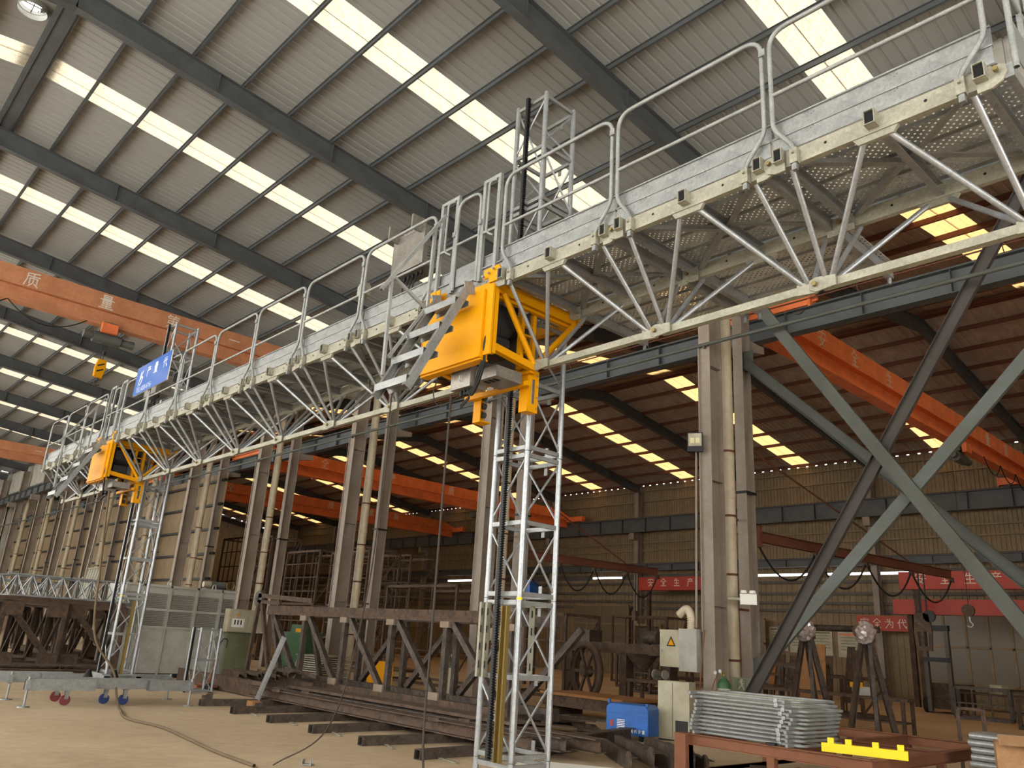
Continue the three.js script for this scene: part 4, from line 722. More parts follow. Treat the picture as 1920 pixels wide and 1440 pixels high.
{
  const o = thing('sheave_arm', 'dark pulley wheel on a jib arm at the end of the rusty truss', 'pulley', [-23.2, 2.3, -11.35]);
  mesh('sheave', cyl(0.24, 0.24, 0.12, 24).rotateX(Math.PI / 2).translate(0, 0.1, -0.06), M.columnDark, o); mesh('hub', cyl(0.07, 0.07, 0.16, 14).rotateX(Math.PI / 2).translate(0, 0.1, -0.08), M.black, o);
  mesh('arm', [bar([0, 0.2, 0.03], [3.2, 0.06, 0.03], 0.06, 0.12), bar([0, 0.02, 0.03], [1.4, -0.02, 0.03], 0.06, 0.1)], M.rust, o); mesh('leg', bar([0.2, 0, 0], [1.2, -1.9, 0], 0.1, 0.12), M.rust, o); mesh('leg', bar([0.1, 0, 0.05], [-0.1, -2.3, 0.05], 0.1, 0.1), M.rust, o);
}
// H beams and plates lying on square bearers
[['long brown beam lying on square bearers, front', -9.0, 0.235], ['long dark beam lying on square bearers, second', -9.42, 0.235], ['long brown beam lying on square bearers, against the truss', -9.85, 0.235]].forEach(([l, z, y], i) => {
  const o = thing('steel_beam', l, 'beam', [0, y, z]); const x0 = -18.2 + i * 0.5, x1 = -9.0 + i * 0.3;
  mesh('length', ibeam([x0, 0, 0], [x1, 0, 0], 0.2, 0.26, 0.016, 0.012), i === 1 ? M.mill : M.rust, o); for (const x of [x0 + 1.5, x1 - 2.2]) mesh('end_lug', box(0.2, 0.06, 0.12, x, 0.1, 0.1, 0.4), M.rust, o);
});
{ const o = thing('steel_plate', 'long brown plate lying over the beams beside the truss', 'plate', [0, 0.385, -9.75]); mesh('sheet', box(7.2, 0.02, 0.62, -13.6, 0, 0, 0.01), M.rust, o); mesh('edge_bar', box(7.2, 0.05, 0.03, -13.6, 0.0, 0.3, 0.01), M.rust, o); }
[-17.1, -15.6, -14.1, -12.6, -11.1, -9.65].forEach((x, i) => {
  const o = thing('square_bearer', `${nth[i]} rusty square tube bearer on the floor, counted from the tread plate`, 'bearer', [x, 0.067, -7.4], rr(-0.06, 0.06), 'square tube bearers under the beams');
  mesh('tube', hollow([0, 0, 0], [0, 0, -2.9], 0.13, 0.13, 0.008), M.mill, o); mesh('bore', box(0.112, 0.112, 0.01, 0, 0, -0.4), M.hole, o);
  if (i > 0) { const b = thing('flat_bar', `thin pale flat bar lying beside the ${nth[i]} square bearer`, 'bar', [x + 0.3, 0.012, -7.75], 1.35 + rr(-0.12, 0.12)); mesh('strip', box(0.06, 0.012, 1.0, 0, 0, -0.3), M.galvDull, b); mesh('notch', box(0.02, 0.014, 0.05, 0.02, 0, 0.1), M.braceDark, b); }
});
{
  const o = thing('tread_plate', 'galvanised perforated tread plank leaning on the beams', 'plank', [-17.15, 0, -8.62]);
  const p = mesh('plank', box(0.26, 1.5, 0.02, 0, 0.75, 0), M.galv, o); for (const s of [-1, 1]) mesh('flange', box(0.012, 1.5, 0.05, s * 0.13, 0.75, -0.02), M.galv, o);
  mesh('stud', Array.from({ length: 96 }, (_, i) => cyl(0.013, 0.009, 0.006, 6).rotateX(Math.PI / 2).translate(-0.1 + (i % 4) * 0.066 + ((i >> 2) % 2) * 0.03, 0.06 + (i >> 2) * 0.06, 0.008)), M.galvDull, p); p.children[0].userData.kind = 'stuff';
  o.rotation.set(-0.28, -0.25, -0.16);
}
for (const [x, z, t, l, L] of [[-17.75, -7.75, 1.35, 'short rusty channel offcut lying on the floor', 0.42], [-18.6, -8.2, 1.2, 'rusty angle offcut near the spare mast section', 0.3], [-16.6, -8.35, 1.45, 'square wooden offcut beside the tread plank', 0.35]]) { const o = thing('offcut', l, 'offcut', [x, 0.07, z], t); mesh('piece', l.includes('wood') ? box(0.2, 0.13, L) : channel([0, 0, -L / 2], [0, 0, L / 2], 0.14, 0.09, 0.012), l.includes('wood') ? M.wood : M.rust, o); mesh('mill_scale_end', box(0.15, 0.1, 0.01, 0.03, 0, L / 2), M.mill, o); }
for (let i = 0; i < 9; i++) { const o = thing('scrap_bar', `${nth[i]} bar of the scrap lying by the grey enclosure, from the left`, 'bar', [-21.6 + i * 0.28, 0.28 + 0.04 * i, -10.3 - 0.07 * i], 1.1 + rr(-0.35, 0.35), 'loose bars by the grey enclosure'); mesh('bar', angle([0, 0, -1.1], [0, rr(-0.1, 0.15), 1.1], 0.09, 0.08, 0.01), i % 3 ? M.rust : M.mill, o); mesh('end_plate', box(0.12, 0.12, 0.012, 0.02, 0, -1.1), M.rust, o); }
{ const o = thing('scrap_trough', 'brown steel trough under the loose bars', 'trough', [-20.6, 0, -9.95]); mesh('side', [bar([-3, 0.2, 0.5], [2.2, 0.2, 0.5], 0.05, 0.36)], M.rust, o); mesh('side', bar([-3, 0.2, -0.8], [2.2, 0.2, -0.8], 0.05, 0.36), M.rust, o); mesh('bottom', box(5.2, 0.04, 1.3, -0.4, 0.1, -0.15), M.rust, o); for (const x of [-2.4, 1.8]) mesh('foot', box(0.2, 0.08, 1.3, x, 0.04, -0.15), M.rust, o); }
{ const o = thing('clip', 'small zinc clamp lying on the bare floor', 'clamp', [-9.75, 0, -5.75], 0.6); mesh('plate', box(0.14, 0.012, 0.08, 0, 0.012, 0), M.galvTube, o); mesh('upstand', box(0.012, 0.06, 0.08, -0.06, 0.04, 0), M.galvTube, o); mesh('stud', cyl(0.012, 0.012, 0.06, 8, 0.04, 0.015, 0), M.galvTube, o); }
{ // machine with the pale green electrics box
  const o = thing('electrics_cabinet', 'pale green electrics cabinet with a white notice behind the rusty truss end', 'cabinet', [-24.6, 0, -11.7]);
  mesh('body', span(-0.3, 0, 1.4, 2.08, -0.6, 0.6), M.cream, o); mesh('stand', [span(-0.25, -0.1, 0, 1.4, -0.4, 0.5)], M.olive, o);
  mesh('door', span(0, 0.02, 1.43, 2.05, -0.02, 0.58), M.cream, o); mesh('notice', span(0.02, 0.026, 1.55, 1.8, 0.08, 0.48), M.white, o);
  for (let i = 0; i < 3; i++) mesh('notice_mark', span(0.026, 0.03, 1.62, 1.76, 0.16 + i * 0.1, 0.2 + i * 0.1), M.black, o);
  mesh('warning_triangle', plate([[-0.05, -0.04], [0.05, -0.04], [0, 0.05]], 0.006).rotateY(Math.PI / 2).translate(0.024, 1.93, 0.3), M.yellow, o);
  const g = thing('green_machine', 'green machine tool with a yellow plate behind the rusty truss', 'machine', [-24.4, 0, -13.6]);
  mesh('body', box(1.2, 1.1, 0.8, 0, 0.95, 0), M.green, g); mesh('base', box(1.3, 0.4, 0.9, 0, 0.2, 0), M.olive, g); mesh('head', box(0.7, 0.24, 0.6, 0.1, 1.62, 0), M.green, g); mesh('plate', box(0.4, 0.14, 0.01, 0.3, 1.55, 0.31), M.yellow, g);
}

// ---------- fittings on the first column ----------
{
  const cx = colX(0);
  const f = thing('flood_lamp', 'square flood lamp on the side of the first column', 'lamp', [cx - 0.12, 6.14, -14.72], 0.5);
  mesh('housing', box(0.34, 0.44, 0.07, 0, 0, 0), M.black, f); mesh('lens', box(0.29, 0.29, 0.012, 0, 0.05, 0.04), M.cream, f); for (const x of [-0.06, 0.06]) mesh('diode_array', box(0.09, 0.12, 0.006, x, 0.03, 0.048), M.lampGlow, f); mesh('bracket', [box(0.06, 0.03, 0.16, 0.1, -0.1, -0.1)], M.black, f);
  const e = thing('emergency_lamp', 'white twin-head emergency lamp on an arm beside the cream pipe', 'lamp', [cx + 0.6, 2.48, -15.55], 0.5);
  mesh('body', box(0.34, 0.22, 0.07, 0, 0.3, 0), M.white, e); for (const x of [-0.09, 0.09]) mesh('head', cyl(0.075, 0.06, 0.06, 16, x, 0.42, 0.02), M.white, e); mesh('arm', bar([-0.1, 0.3, 0.0], [-0.42, 0.3, 0.02], 0.05, 0.05), M.galvDull, e);
  const s = thing('exit_sign', 'green exit sign with a running figure and an arrow low by the pipe', 'sign', [cx + 0.42, 1.07, -15.52], 0.45);
  mesh('plate', box(0.42, 0.26, 0.02), M.olive, s); mesh('figure', [box(0.05, 0.05, 0.006, -0.02, 0.08, 0.012), box(0.03, 0.1, 0.006, -0.02, 0.01, 0.012, 0, 0, 0.3), box(0.09, 0.02, 0.006, -0.02, 0.03, 0.012, 0, 0, -0.5), box(0.02, 0.09, 0.006, 0.01, -0.06, 0.012, 0, 0, 0.5), box(0.02, 0.09, 0.006, -0.06, -0.06, 0.012, 0, 0, -0.6)], M.cream, s); mesh('arrow', [box(0.014, 0.09, 0.006, 0.13, 0, 0.012), box(0.05, 0.014, 0.006, 0.115, -0.03, 0.012, 0, 0, -0.7), box(0.05, 0.014, 0.006, 0.145, -0.03, 0.012, 0, 0, 0.7)], M.cream, s); mesh('door_mark', [box(0.012, 0.18, 0.006, -0.1, 0, 0.012), box(0.012, 0.18, 0.006, 0.06, 0, 0.012), box(0.16, 0.012, 0.006, -0.02, 0.09, 0.012)], M.green, s);
  const w = thing('wall_switchbox', 'pale grey switch box with a yellow triangle on its open door', 'cabinet', [cx - 0.42, 1.28, -15.0]);
  mesh('body', box(0.44, 0.86, 0.3, 0.0, 0.4, 0.06), M.greyPanel, w); const d = mesh('door', box(0.52, 0.76, 0.03, -0.47, 0.42, 0.18), M.cream, w); mesh('lock', box(0.03, 0.05, 0.02, -0.68, 0.36, 0.2), M.galvTube, d);
  mesh('triangle', plate([[-0.1, -0.08], [0.1, -0.08], [0, 0.1]], 0.008).translate(-0.43, 0.55, 0.2), M.yellow, d); mesh('triangle_edge', plate([[-0.115, -0.09], [0.115, -0.09], [0, 0.115]], 0.006, [[[-0.08, -0.07], [0, 0.075], [0.08, -0.07]]]).translate(-0.43, 0.55, 0.206), M.black, d);
  tag(mesh('conduit', tube([cx - 0.3, 2.14, -14.95], [cx - 0.24, 6.3, -14.95], 0.028, 10), M.column), 'cream conduit rising from the switch box to the flood lamp', 'conduit');
  const hose = thing('flexible_duct', 'cream ribbed duct elbow behind the switch box', 'duct', [cx - 0.5, 2.1, -14.98]); mesh('bend', pipe(smooth([[0.05, 0, 0], [0.05, 0.28, 0], [-0.06, 0.42, 0], [-0.26, 0.3, 0]], 20), 0.09, 14), M.pvc, hose); for (let i = 0; i < 6; i++) mesh('ring', new THREE.TorusGeometry(0.092, 0.009, 6, 16).rotateX(Math.PI / 2).translate(0.05, 0.02 + i * 0.045, 0), M.pvc, hose);
  const c = thing('floor_cabinet', 'pale green floor cabinet with a dark vent beside the first column', 'cabinet', [-9.95, 0, -13.95], 0.35);
  mesh('body', box(0.62, 1.05, 0.5, 0, 0.55, 0), M.cream, c); mesh('door_edge', box(0.012, 1.0, 0.012, -0.02, 0.55, 0.25), M.olive, c); mesh('vent', box(0.24, 0.3, 0.01, 0.16, 0.22, 0.255), M.black, c); for (let i = 0; i < 7; i++) mesh('vent_bar', box(0.008, 0.28, 0.012, 0.07 + i * 0.03, 0.22, 0.26), M.greyDark, c); mesh('plinth', box(0.6, 0.03, 0.48, 0, 0.015, 0), M.black, c);
  for (const [x, z, l, k] of [[cx + 0.56, -14.6, 'grey gas cylinder with green shoulder and gauges at the first column', 1], [-17.75, -14.6, 'pale green gas cylinder beside the second column', 0]]) {
    const g = thing('gas_cylinder', l, 'gas cylinder', [x, 0, z]), b = k ? 1.0 : 0.85;
    mesh('body', cyl(0.13, 0.13, b, 20), k ? M.greyPanel : M.cream, g); mesh('shoulder', new THREE.LatheGeometry([[0.13, 0], [0.125, 0.08], [0.09, 0.15], [0.04, 0.19], [0.03, 0.23]].map(([a, y]) => new THREE.Vector2(a, b + y)), 20), M.green, g); mesh('valve', [cyl(0.025, 0.025, 0.08, 10, 0, b + 0.23, 0), cyl(0.02, 0.02, 0.09, 8).rotateX(Math.PI / 2).translate(0, b + 0.28, 0)], M.brass, g);
    for (const s of [0.06, -0.05]) mesh('gauge', cyl(0.035, 0.035, 0.02, 14).rotateX(Math.PI / 2).translate(-0.1 + s, b + 0.3 + s * 0.3, 0.05), M.galvTube, g);
    if (k) mesh('hose', pipe(smooth([[-0.1, b + 0.28, 0.04], [-0.2, b, 0.1], [-0.24, 0.4, 0.1], [-0.3, 0.05, 0.2]], 20), 0.012, 6), M.rustRed, g);
  }
  tag(mesh('rubber_hose', pipe(smooth([[cx - 0.05, 2.1, -14.88], [cx - 0.08, 1.6, -14.82], [cx - 0.15, 0.9, -14.8], [cx - 0.2, 0.1, -14.6], [cx - 0.1, 0.03, -14.2]], 30), 0.014, 6), M.rustRed), 'pink hose hanging down the first column from the thin conduit', 'hose');
}
{ // blue welding set
  const o = thing('welding_set', 'blue welding machine with white lettering on the floor right of the mast', 'welder', [-10.3, 0, -13.0], 0.25);
  mesh('case', [plate([[-0.42, 0.1], [0.42, 0.1], [0.42, 0.56], [0.36, 0.62], [-0.36, 0.62], [-0.42, 0.56]], 0.5, [], 0.012)], M.blue, o);
  mesh('lid_edge', box(0.86, 0.03, 0.53, 0, 0.46, 0), M.blue, o); for (const x of [-0.3, 0.3]) for (const z of [-0.2, 0.2]) mesh('wheel', cyl(0.07, 0.07, 0.05, 14).rotateZ(Math.PI / 2).translate(x, 0.07, z), M.rubber, o);
  for (let i = 0; i < 6; i++) mesh('vent_slot', box(0.16, 0.012, 0.006, -0.12, 0.2 + i * 0.03, 0.266), M.white, o); mesh('badge', box(0.06, 0.11, 0.006, -0.31, 0.28, 0.266), M.red, o);
  ['zhi', 'dai', 'an', 'liang'].forEach((k, i) => mesh('letter', strokes(k, 0.06, 0.12).translate(0.1 + i * 0.08, 0.17, 0.268), M.white, o)); mesh('corner_bracket', [box(0.05, 0.07, 0.05, -0.4, 0.66, 0.2), box(0.05, 0.05, 0.05, 0.38, 0.64, 0.2)], M.blue, o);
}
// ---------- rust red bench frame, stacked guardrail frames, yellow bracket ----------
{
  const o = thing('welding_bench', 'rust red welded bench frame under the stacked galvanised frames', 'frame', [0, 0, 0]);
  const x0 = -6.85, x1 = -4.35, z0 = -9.85, z1 = -14.0, y = 0.53;
  for (const z of [z0, -11.9, z1]) mesh('cross_beam', ibeam([x0, y, z], [x1, y, z], 0.14, 0.1, 0.01, 0.008), M.rustRed, o); for (const x of [x0, -5.6, x1]) mesh('long_beam', ibeam([x, y, z0], [x, y, z1], 0.14, 0.1, 0.01, 0.008), M.rustRed, o);
  for (const x of [x0, -5.6, x1]) for (const z of [z0, -11.9, z1]) { mesh('leg', bar([x, 0, z], [x, y - 0.07, z], 0.1, 0.1, [0, 0, 1]), M.rustRed, o); if (x !== -5.6) mesh('low_tie', bar([x, 0.12, z0], [x, 0.12, z1], 0.05, 0.05), M.rustRed, o); }
  mesh('corner_post', span(-6.98, -6.8, 0.0, 0.6, -9.9, -9.72), M.rustRed, o); mesh('top_puck', cyl(0.07, 0.07, 0.03, 14, -5.6, 0.6, z0), M.black, o);
}
const lay = (label, x, y, z, a) => {
  const o = thing('stacked_frame', label, 'frame', [x, y, z], a, 'galvanised frames stacked on the bench'), W = 1.62, D = 1.05;
  mesh('loop', pipe(rounded([[0, 0, 0], [W, 0, 0], [W, 0, -D], [0, 0, -D], [0, 0, 0]], 0.1), 0.018, 7), M.rail, o); mesh('middle_bar', tube([0, 0, -D * 0.5], [W, 0, -D * 0.5], 0.014, 6), M.galvDull, o); for (const fx of [0.12, W - 0.12]) mesh('foot', box(0.035, 0.035, 0.2, fx, 0, 0.06), M.galv, o); mesh('clip', box(0.05, 0.045, 0.05, W - 0.3, 0, 0), M.galvTube, o); mesh('toe_strip', box(W - 0.2, 0.03, 0.005, W / 2, 0, -0.16), M.galv, o);
  return o;
};
for (let i = 0; i < 11; i++) lay(i === 10 ? 'top galvanised frame of the stack on the bench' : i === 0 ? 'bottom galvanised frame of the stack on the bench' : `${nth[i]} galvanised frame from the bottom of the stack on the bench`, -6.86 + rr(-0.05, 0.06), 0.622 + i * 0.05, -9.98 + rr(-0.06, 0.05), rr(-0.035, 0.035));
{
  const b = thing('yellow_bracket', 'bright yellow bracket bar lying on the bench corner', 'bracket', [-4.98, 0.6, -10.05], 0.3);
  mesh('bar', box(0.95, 0.1, 0.07, 0.42, 0.05, 0), M.yellowBright, b); for (const x of [0.05, 0.25, 0.55, 0.82]) mesh('lug', box(0.07, 0.06, 0.06, x, 0.13, -0.02), M.yellowBright, b);
}
// ---------- steel around the foot of the near mast ----------
{ const o = thing('grey_beam', 'grey primed beam lying behind the near mast foot', 'beam', [-9.6, 0.12, 0]); mesh('length', ibeam([0.35, 0, -9.2], [-0.5, 0, -12.7], 0.24, 0.2, 0.016, 0.012), M.mill, o); for (const t of [0.25, 0.7]) mesh('stiffener', box(0.19, 0.2, 0.014, 0.35 - 0.85 * t, 0, -9.2 - 3.5 * t, 0.25), M.mill, o); }
for (let i = 0; i < 5; i++) { const o = thing('grey_channel', `${nth[i]} of the dark grey channels lying before the pale floor cabinet`, 'channel', [-8.5 + i * 0.16, 0.1 + 0.07 * (i % 2), -10.3 - i * 0.22], 0.95 + rr(-0.06, 0.06), 'grey channels on the floor'); mesh('length', channel([0, 0, -1.0], [0, 0, 1.1], 0.2, 0.09, 0.01), M.mill, o); mesh('end_plate', cyl(0.13, 0.13, 0.03, 16).rotateZ(Math.PI / 2).translate(0, 0.04, 1.0), M.mill, o); }
for (let i = 0; i < 7; i++) { const o = thing('scrap_plate', `${nth[i]} rusty scrap plate on the floor between the mast and the blue welder`, 'plate', [-11.6 - 0.35 * i + rr(-0.2, 0.2), 0.06 + 0.05 * (i % 3), -11.8 - rr(0, 2.2)], rr(0, 3), 'scrap plates between mast and welder'); mesh('sheet', box(rr(0.5, 1.1), 0.03, rr(0.3, 0.7), 0, 0, 0, 0, rr(-0.06, 0.06), rr(-0.06, 0.06)), i % 3 ? M.rust : M.mill, o); mesh('stub', box(0.16, 0.06, 0.1, rr(-0.2, 0.2), 0.03, 0), M.rust, o); }
{ const o = thing('pale_sheet', 'pale off-white sheet edge at the bottom of the view right of the mast', 'sheet', [-6.35, 0.36, -7.2], 0.6); mesh('sheet', box(1.5, 0.02, 0.5), M.white, o); mesh('support', box(1.2, 0.34, 0.3, 0, -0.18, 0), M.rust, o); }
{ const o = thing('timber_stage', 'low timber topped stage behind the blue welder', 'stage', [-13.4, 0, -15.6]); mesh('top', box(2.6, 0.06, 1.4, 0, 0.5, 0), M.wood, o); mesh('side', box(2.5, 0.24, 1.3, 0, 0.34, 0), M.rust, o); for (const x of [-1.1, 1.1]) mesh('leg', box(0.14, 0.22, 1.2, x, 0.11, 0), M.rust, o); }
// ---------- pipes, carton and small frames at the right edge ----------
{
  const rowsN = 5; let n = 0;
  for (let r = 0; r < rowsN; r++) for (let c = 0; c < 6; c++) { const o = tag(mesh('galvanised_pipe', tube([-4.02 + 0.02 * ((r + c) % 3), 0.5 + r * 0.084, -12.0 - c * 0.086], [1.9, 0.5 + r * 0.084, -12.0 - c * 0.086], 0.041, 12), M.galv), 'galvanised pipe of the stacked bundle at the right edge', 'pipe', 'galvanised pipes of the right-hand bundle'); n++; }
  const t = thing('pipe_cradle', 'brown cradle under the bundle of pipes at the right edge', 'cradle', [0, 0, 0]); for (const x of [-3.4, -1.5]) { mesh('bearer', bar([x, 0.4, -11.8], [x, 0.4, -12.7], 0.12, 0.1), M.rust, t); for (const z of [-11.88, -12.62]) mesh('leg', bar([x, 0, z], [x, 0.35, z], 0.1, 0.1, [0, 0, 1]), M.rust, t); }
  tag(mesh('lifting_strap', pipe(rounded([[-3.1, 0.35, -11.94], [-3.1, 1.0, -11.94], [-3.1, 1.03, -12.5], [-3.1, 0.4, -12.55]], 0.08), 0.02, 6), M.wood), 'tan lifting strap round the pipe bundle', 'strap');
  const b = thing('carton', 'open brown carton before the pipe bundle', 'box', [-3.0, 0.42, -10.6], 0.35);
  mesh('wall', [box(0.55, 0.5, 0.012, 0, 0.25, 0.2), box(0.55, 0.5, 0.012, 0, 0.25, -0.2), box(0.012, 0.5, 0.4, 0.27, 0.25, 0), box(0.012, 0.5, 0.4, -0.27, 0.25, 0), box(0.55, 0.012, 0.4, 0, 0.006, 0)], M.card, b); mesh('flap', box(0.5, 0.012, 0.18, 0, 0.53, 0.27, 0, 0.5), M.card, b); mesh('flap', box(0.2, 0.012, 0.36, 0.36, 0.45, 0, 0, 0, -0.9), M.card, b);
  const s = thing('low_stool', 'brown low stand under the carton', 'stand', [-3.0, 0, -10.6], 0.35); mesh('top', box(0.7, 0.06, 0.55, 0, 0.385, 0), M.rust, s); for (const x of [-0.3, 0.3]) for (const z of [-0.22, 0.22]) mesh('leg', bar([x, 0, z], [x, 0.36, z], 0.06, 0.06, [0, 0, 1]), M.rust, s);
  const f = thing('small_frame', 'thin rusty open frame standing left of the pipe bundle', 'frame', [-5.0, 0, -14.6], 0.4); for (const x of [0, 0.36]) for (const z of [0, -0.36]) mesh('leg', bar([x, 0, z], [x, 1.05, z], 0.03, 0.03, [0, 0, 1]), M.rust, f); for (const h of [0.5, 1.04]) { for (const z of [0, -0.36]) mesh('rail', bar([0, h, z], [0.36, h, z], 0.03, 0.03), M.rust, f); for (const x of [0, 0.36]) mesh('rail', bar([x, h, 0], [x, h, -0.36], 0.03, 0.03), M.rust, f); }
}
// ---------- trestles with wrapped heads ----------
const wrap = new THREE.MeshPhysicalMaterial({ color: 0xb9a9a6, roughness: 0.18, clearcoat: 1, clearcoatRoughness: 0.1, metalness: 0.3 });
[[-9.15, -17.8, 'steel trestle with a film wrapped head, nearer the column'], [-7.85, -17.9, 'steel trestle with a film wrapped head, farther from the column']].forEach(([x, z, l], i) => {
  const o = thing('trestle', l, 'trestle', [x, 0, z]);
  for (const [dx, dz] of [[-0.3, 0.5], [0.3, 0.5], [-0.05, -0.6], [0.35, -0.5]]) mesh('leg', channel([dx * 0.2, 2.2, dz * 0.1], [dx, 0, dz], 0.12, 0.07, 0.01), dx > 0 ? M.mill : M.rust, o);
  mesh('head', [cyl(0.14, 0.14, 0.5, 16).rotateX(Math.PI / 2).translate(0, 2.28, -0.2), box(0.26, 0.22, 0.36, 0, 2.2, 0)], M.rust, o);
  const w = new THREE.IcosahedronGeometry(0.2, 3), p = w.attributes.position; for (let k = 0; k < p.count; k++) { const v = V(p.getX(k), p.getY(k), p.getZ(k)), q = 1 + 0.16 * Math.sin(v.x * 40 + i) * Math.sin(v.y * 34) + 0.12 * Math.sin(v.z * 45); p.setXYZ(k, v.x * q, v.y * q * 1.15, v.z * q); } w.computeVertexNormals(); mesh('film', w.translate(0.06, 2.26, 0.14), wrap, o);
});
{ const o = thing('trestle_beam', 'dark shaft spanning the two wrapped trestles', 'shaft', [0, 2.34, -17.95]); mesh('shaft', tube([-9.9, 0, 0], [-7.6, 0.0, -0.1], 0.07, 12), M.mill, o); mesh('collar', cyl(0.12, 0.12, 0.1, 14).rotateZ(Math.PI / 2).translate(-9.7, 0, 0), M.rust, o); }

// ---------- more steel and benches beyond the bench frame ----------
function workBench(label, x, z, L, turn = 0) {
  const o = thing('work_bench', label, 'bench', [x, 0, z], turn, 'dark steel benches in the side hall');
  mesh('top', box(L, 0.07, 0.8, 0, 0.82, 0), M.rust, o); for (const s of [-1, 1]) for (const q of [-0.33, 0.33]) mesh('leg', bar([s * (L / 2 - 0.15), 0, q], [s * (L / 2 - 0.15), 0.79, q], 0.08, 0.08, [0, 0, 1]), M.rust, o); mesh('shelf', box(L - 0.3, 0.04, 0.7, 0, 0.28, 0), M.rust, o);
  return o;
}
workBench('long dark bench behind the wrapped trestles', -10.5, -21.5, 4.2, 0.05); workBench('long dark bench before the far wall windows', -8.6, -33.2, 5.0); workBench('dark bench right of the big ring wheel', -13.4, -18.6, 2.6, 0.1); workBench('dark bench left of the wrapped trestles', -14.5, -23.0, 3.6);
[[-11.6, 0.855, -21.4, 'bench_vice', 'brown bench vice on the long bench behind the trestles', 'vice'], [-9.6, 0.855, -21.4, 'tool_case', 'yellow and grey tool case on the bench behind the trestles', 'case'], [-9.9, 0.855, -33.1, 'tool_box', 'pale box on the bench before the far wall windows', 'box'], [-7.2, 0.855, -33.1, 'drill_stand', 'dark pillar drill on the bench before the windows', 'drill'], [-13.8, 0.855, -18.6, 'grinder', 'dark bench grinder right of the ring wheel', 'grinder']].forEach(([x, y, z, n, l, c]) => {
  const o = thing(n, l, c, [x, y, z], rr(-0.5, 0.5));
  if (c === 'vice') { mesh('base', box(0.2, 0.1, 0.2, 0, 0.05, 0), M.rust, o); mesh('jaw', box(0.18, 0.12, 0.1, 0, 0.16, 0.06), M.rust, o); mesh('screw', tube([0, 0.14, 0.1], [0, 0.14, 0.32], 0.02), M.mill, o); } else if (c === 'case') { mesh('body', box(0.42, 0.2, 0.24, 0, 0.1, 0), M.greyPanel, o); mesh('lid', box(0.3, 0.12, 0.26, -0.1, 0.24, 0), M.yellow, o); } else if (c === 'drill') { mesh('base', box(0.3, 0.05, 0.4, 0, 0.025, 0), M.columnDark, o); mesh('pillar', cyl(0.04, 0.04, 0.9, 12, 0, 0.04, -0.1), M.mill, o); mesh('head', box(0.2, 0.3, 0.45, 0, 0.85, 0), M.green, o); } else if (c === 'grinder') { mesh('motor', cyl(0.1, 0.1, 0.3, 16).rotateZ(Math.PI / 2).translate(0.15, 0.16, 0), M.columnDark, o); for (const s of [-0.2, 0.22]) mesh('wheel', cyl(0.12, 0.12, 0.04, 18).rotateZ(Math.PI / 2).translate(s, 0.16, 0), M.greyPanel, o); mesh('foot', box(0.3, 0.08, 0.2, 0, 0.04, 0), M.columnDark, o); } else { mesh('body', box(0.5, 0.26, 0.3, 0, 0.13, 0), M.cream, o); mesh('lid', box(0.52, 0.04, 0.32, 0, 0.28, 0), M.cream, o); }
});
{ const o = thing('leaning_panel', 'tall pale board leaning behind the wrapped trestles', 'board', [-11.9, 0, -23.4], 0.2); mesh('sheet', box(0.75, 2.1, 0.03, 0, 1.04, 0, 0, -0.14), M.wood, o); mesh('batten', box(0.75, 0.08, 0.03, 0, 1.7, -0.06, 0, -0.14), M.wood, o); }
for (let i = 0; i < 8; i++) { const o = thing('loose_angle', `${nth[i]} loose steel angle on the floor before the blue welder, from the mast`, 'angle', [-13.4 + i * 0.36, 0.05 + 0.03 * (i % 3), -10.9 - rr(0, 1.3)], rr(0.7, 2.3), 'loose steel angles before the welder'); mesh('length', angle([0, 0, -rr(0.5, 1.1)], [0, 0, rr(0.5, 1)], 0.09, 0.09, 0.01), i % 2 ? M.mill : M.rust, o); mesh('tab', box(0.1, 0.012, 0.12, 0.04, 0.01, 0.1), M.rust, o); }
for (let i = 0; i < 5; i++) { const o = thing('steel_block', `${nth[i]} rusty block lying under the bench frame, from the left`, 'block', [-6.5 + i * 0.45, 0.08, -11.2 - 0.4 * (i % 2)], rr(0, 1.5), 'rusty blocks under the bench frame'); mesh('block', box(0.34, 0.16, 0.22), M.rust, o); mesh('flange', box(0.4, 0.03, 0.26, 0, -0.065, 0), M.rust, o); }

// ---------- the side hall beyond the columns ----------
function cage(name, label, cat, x, y, z, w, h, d, nx, ny, m, grp, turn = 0) {
  const o = thing(name, label, cat, [x, y, z], turn, grp), t = 0.09;
  for (const px of [0, w]) for (const pz of [0, -d]) mesh('post', bar([px, 0, pz], [px, h, pz], t, t, [0, 0, 1]), m, o);
  for (const py of [t / 2, h - t / 2]) { for (const pz of [0, -d]) mesh('rail', bar([0, py, pz], [w, py, pz], t, t), m, o); for (const px of [0, w]) mesh('rail', bar([px, py, 0], [px, py, -d], t, t), m, o); }
  for (let i = 1; i < nx; i++) mesh('bar', bar([w * i / nx, 0, 0], [w * i / nx, h, 0], 0.045, 0.045, [0, 0, 1]), m, o);
  for (let i = 1; i < ny; i++) { mesh('bar', bar([0, h * i / ny, 0], [w, h * i / ny, 0], 0.045, 0.045), m, o); mesh('bar', bar([w, h * i / ny, 0], [w, h * i / ny, -d], 0.045, 0.045), m, o); }
  mesh('brace', bar([w, 0.1, 0], [w, h - 0.1, -d], 0.05, 0.05), m, o);
  return o;
}
